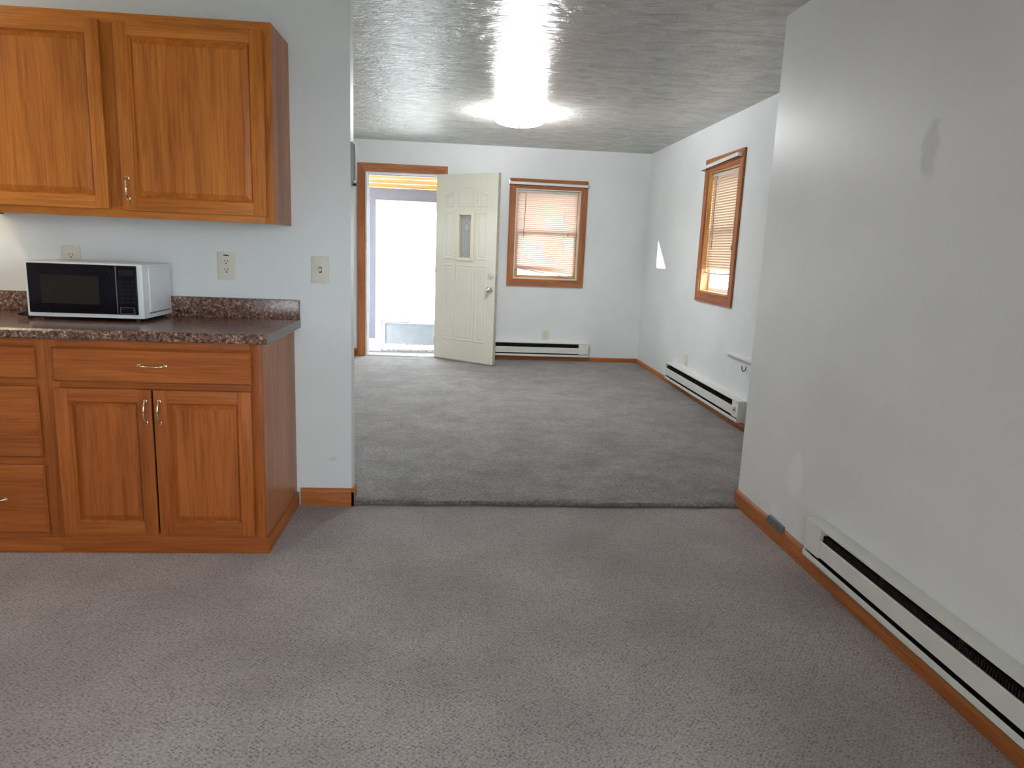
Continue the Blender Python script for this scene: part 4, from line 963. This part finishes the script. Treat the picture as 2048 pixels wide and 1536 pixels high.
for w_ in widths:
    y0 = PY+0.08-s*cs; z0 = 1.955+s*sn; y1 = y0-w_*cs; z1 = z0+w_*sn
    t = bmesh.new()
    co = [(-2.2, y0, z0), (2.6, y0, z0), (2.6, y1, z1), (-2.2, y1, z1)]
    A = [t.verts.new(c) for c in co]; E_ = [t.verts.new((c[0], c[1]+0.006*sn, c[2]+0.006*cs)) for c in co]
    t.faces.new(A); t.faces.new(list(reversed(E_)))
    for i in range(4): t.faces.new((A[i], E_[i], E_[(i+1) % 4], A[(i+1) % 4]))
    bmesh.ops.recalc_face_normals(t, faces=t.faces); bb = NB(); merge(bb, t)
    add('roof_board', bb, PORCHW, pr_, False)
    s += w_ + 0.012
# storm door
sd = thing('door_2', ((SX0+SX1)/2, PY, PF), 'weathered white storm door with a low kick panel on the porch', 'door', None, 'structure')
fp_ = fr_facing(0, PY)
add('casing', B((SX0-0.070, -0.005, PF), (SX0, 0.020, 1.80), fp_, 0.002), STORM, sd)
add('casing', B((SX1, -0.005, PF), (SX1+0.070, 0.020, 1.80), fp_, 0.002), STORM, sd)
add('head_casing', B((SX0-0.070, -0.005, 1.79), (SX1+0.070, 0.020, 1.835), fp_, 0.002), STORM, sd)
add('stile', B((SX0, -0.045, PF+0.02), (SX0+0.055, -0.010, 1.79), fp_, 0.003), STORM, sd)
add('stile', B((SX1-0.055, -0.045, PF+0.02), (SX1, -0.010, 1.79), fp_, 0.003), STORM, sd)
add('top_rail', B((SX0+0.055, -0.045, 1.72), (SX1-0.055, -0.010, 1.79), fp_, 0.003), STORM, sd)
add('middle_rail', B((SX0+0.055, -0.045, 0.285), (SX1-0.055, -0.008, 0.340), fp_, 0.003), STORM, sd)
add('bottom_rail', B((SX0+0.055, -0.045, PF+0.02), (SX1-0.055, -0.010, 0.012), fp_, 0.003), STORM, sd)
add('kick_panel', B((SX0+0.055, -0.035, 0.012), (SX1-0.055, -0.025, 0.285), fp_), STORMD, sd, False)
add('worn_strip', boxes([((SX0+0.055, -0.025, 0.010), (SX1-0.055, -0.022, 0.022)), ((SX0+0.055, -0.025, 0.278), (SX1-0.055, -0.0225, 0.284)), ((SX1-0.063, -0.025, 0.02), (SX1-0.056, -0.0225, 0.28))], 0, fp_), GRIME, sd, False)
add('door_sweep', B((SX0, -0.050, PF+0.001), (SX1, -0.006, PF+0.022), fp_), GRIME, sd, False)
add('glass_pane', B((SX0+0.053, -0.030, 0.338), (SX1-0.053, -0.026, 1.722), fp_), GLASS, sd, False)
add('closer_tube', tube(NB(), [fp_(SX0+0.08, 0.018, 0.312), fp_(SX0+0.36, 0.020, 0.318)], 0.012, 10), ALU, sd)
add('closer_bracket', boxes([((SX0+0.05, -0.008, 0.290), (SX0+0.10, 0.030, 0.335)), ((SX0-0.010, 0.020, 0.290), (SX0+0.010, 0.040, 0.330))], 0.003, fp_), ALU, sd)
add('latch_bracket', boxes([((-0.720, -0.010, 1.735), (-0.500, 0.008, 1.755)), ((-0.500, -0.010, 1.725), (-0.485, 0.012, 1.770))], 0.002, fp_), ALU, sd)
# porch window frame
pwf = thing('window_5', (1.4, PY, 0.80), 'wide porch window seen as glare behind the far blind', 'window', None, 'structure')
add('frame', boxes([((0.62, -0.10, 0.80), (1.45, 0.01, 0.85)), ((0.62, -0.10, 1.83), (1.45, 0.01, 1.88)), ((0.62, -0.10, 0.85), (0.66, 0.01, 1.83)), ((1.41, -0.10, 0.85), (1.45, 0.01, 1.83))], 0.002, fp_), STORM, pwf)
# ground outside
struct('ground', B((-40, -40, -0.6), (40, 40, -0.4)), plain('outdoor_ground', (0.42, 0.42, 0.40), 0.9, noise=0.2, nscale=1.0), 'pale outdoor ground around the house', 'ground')
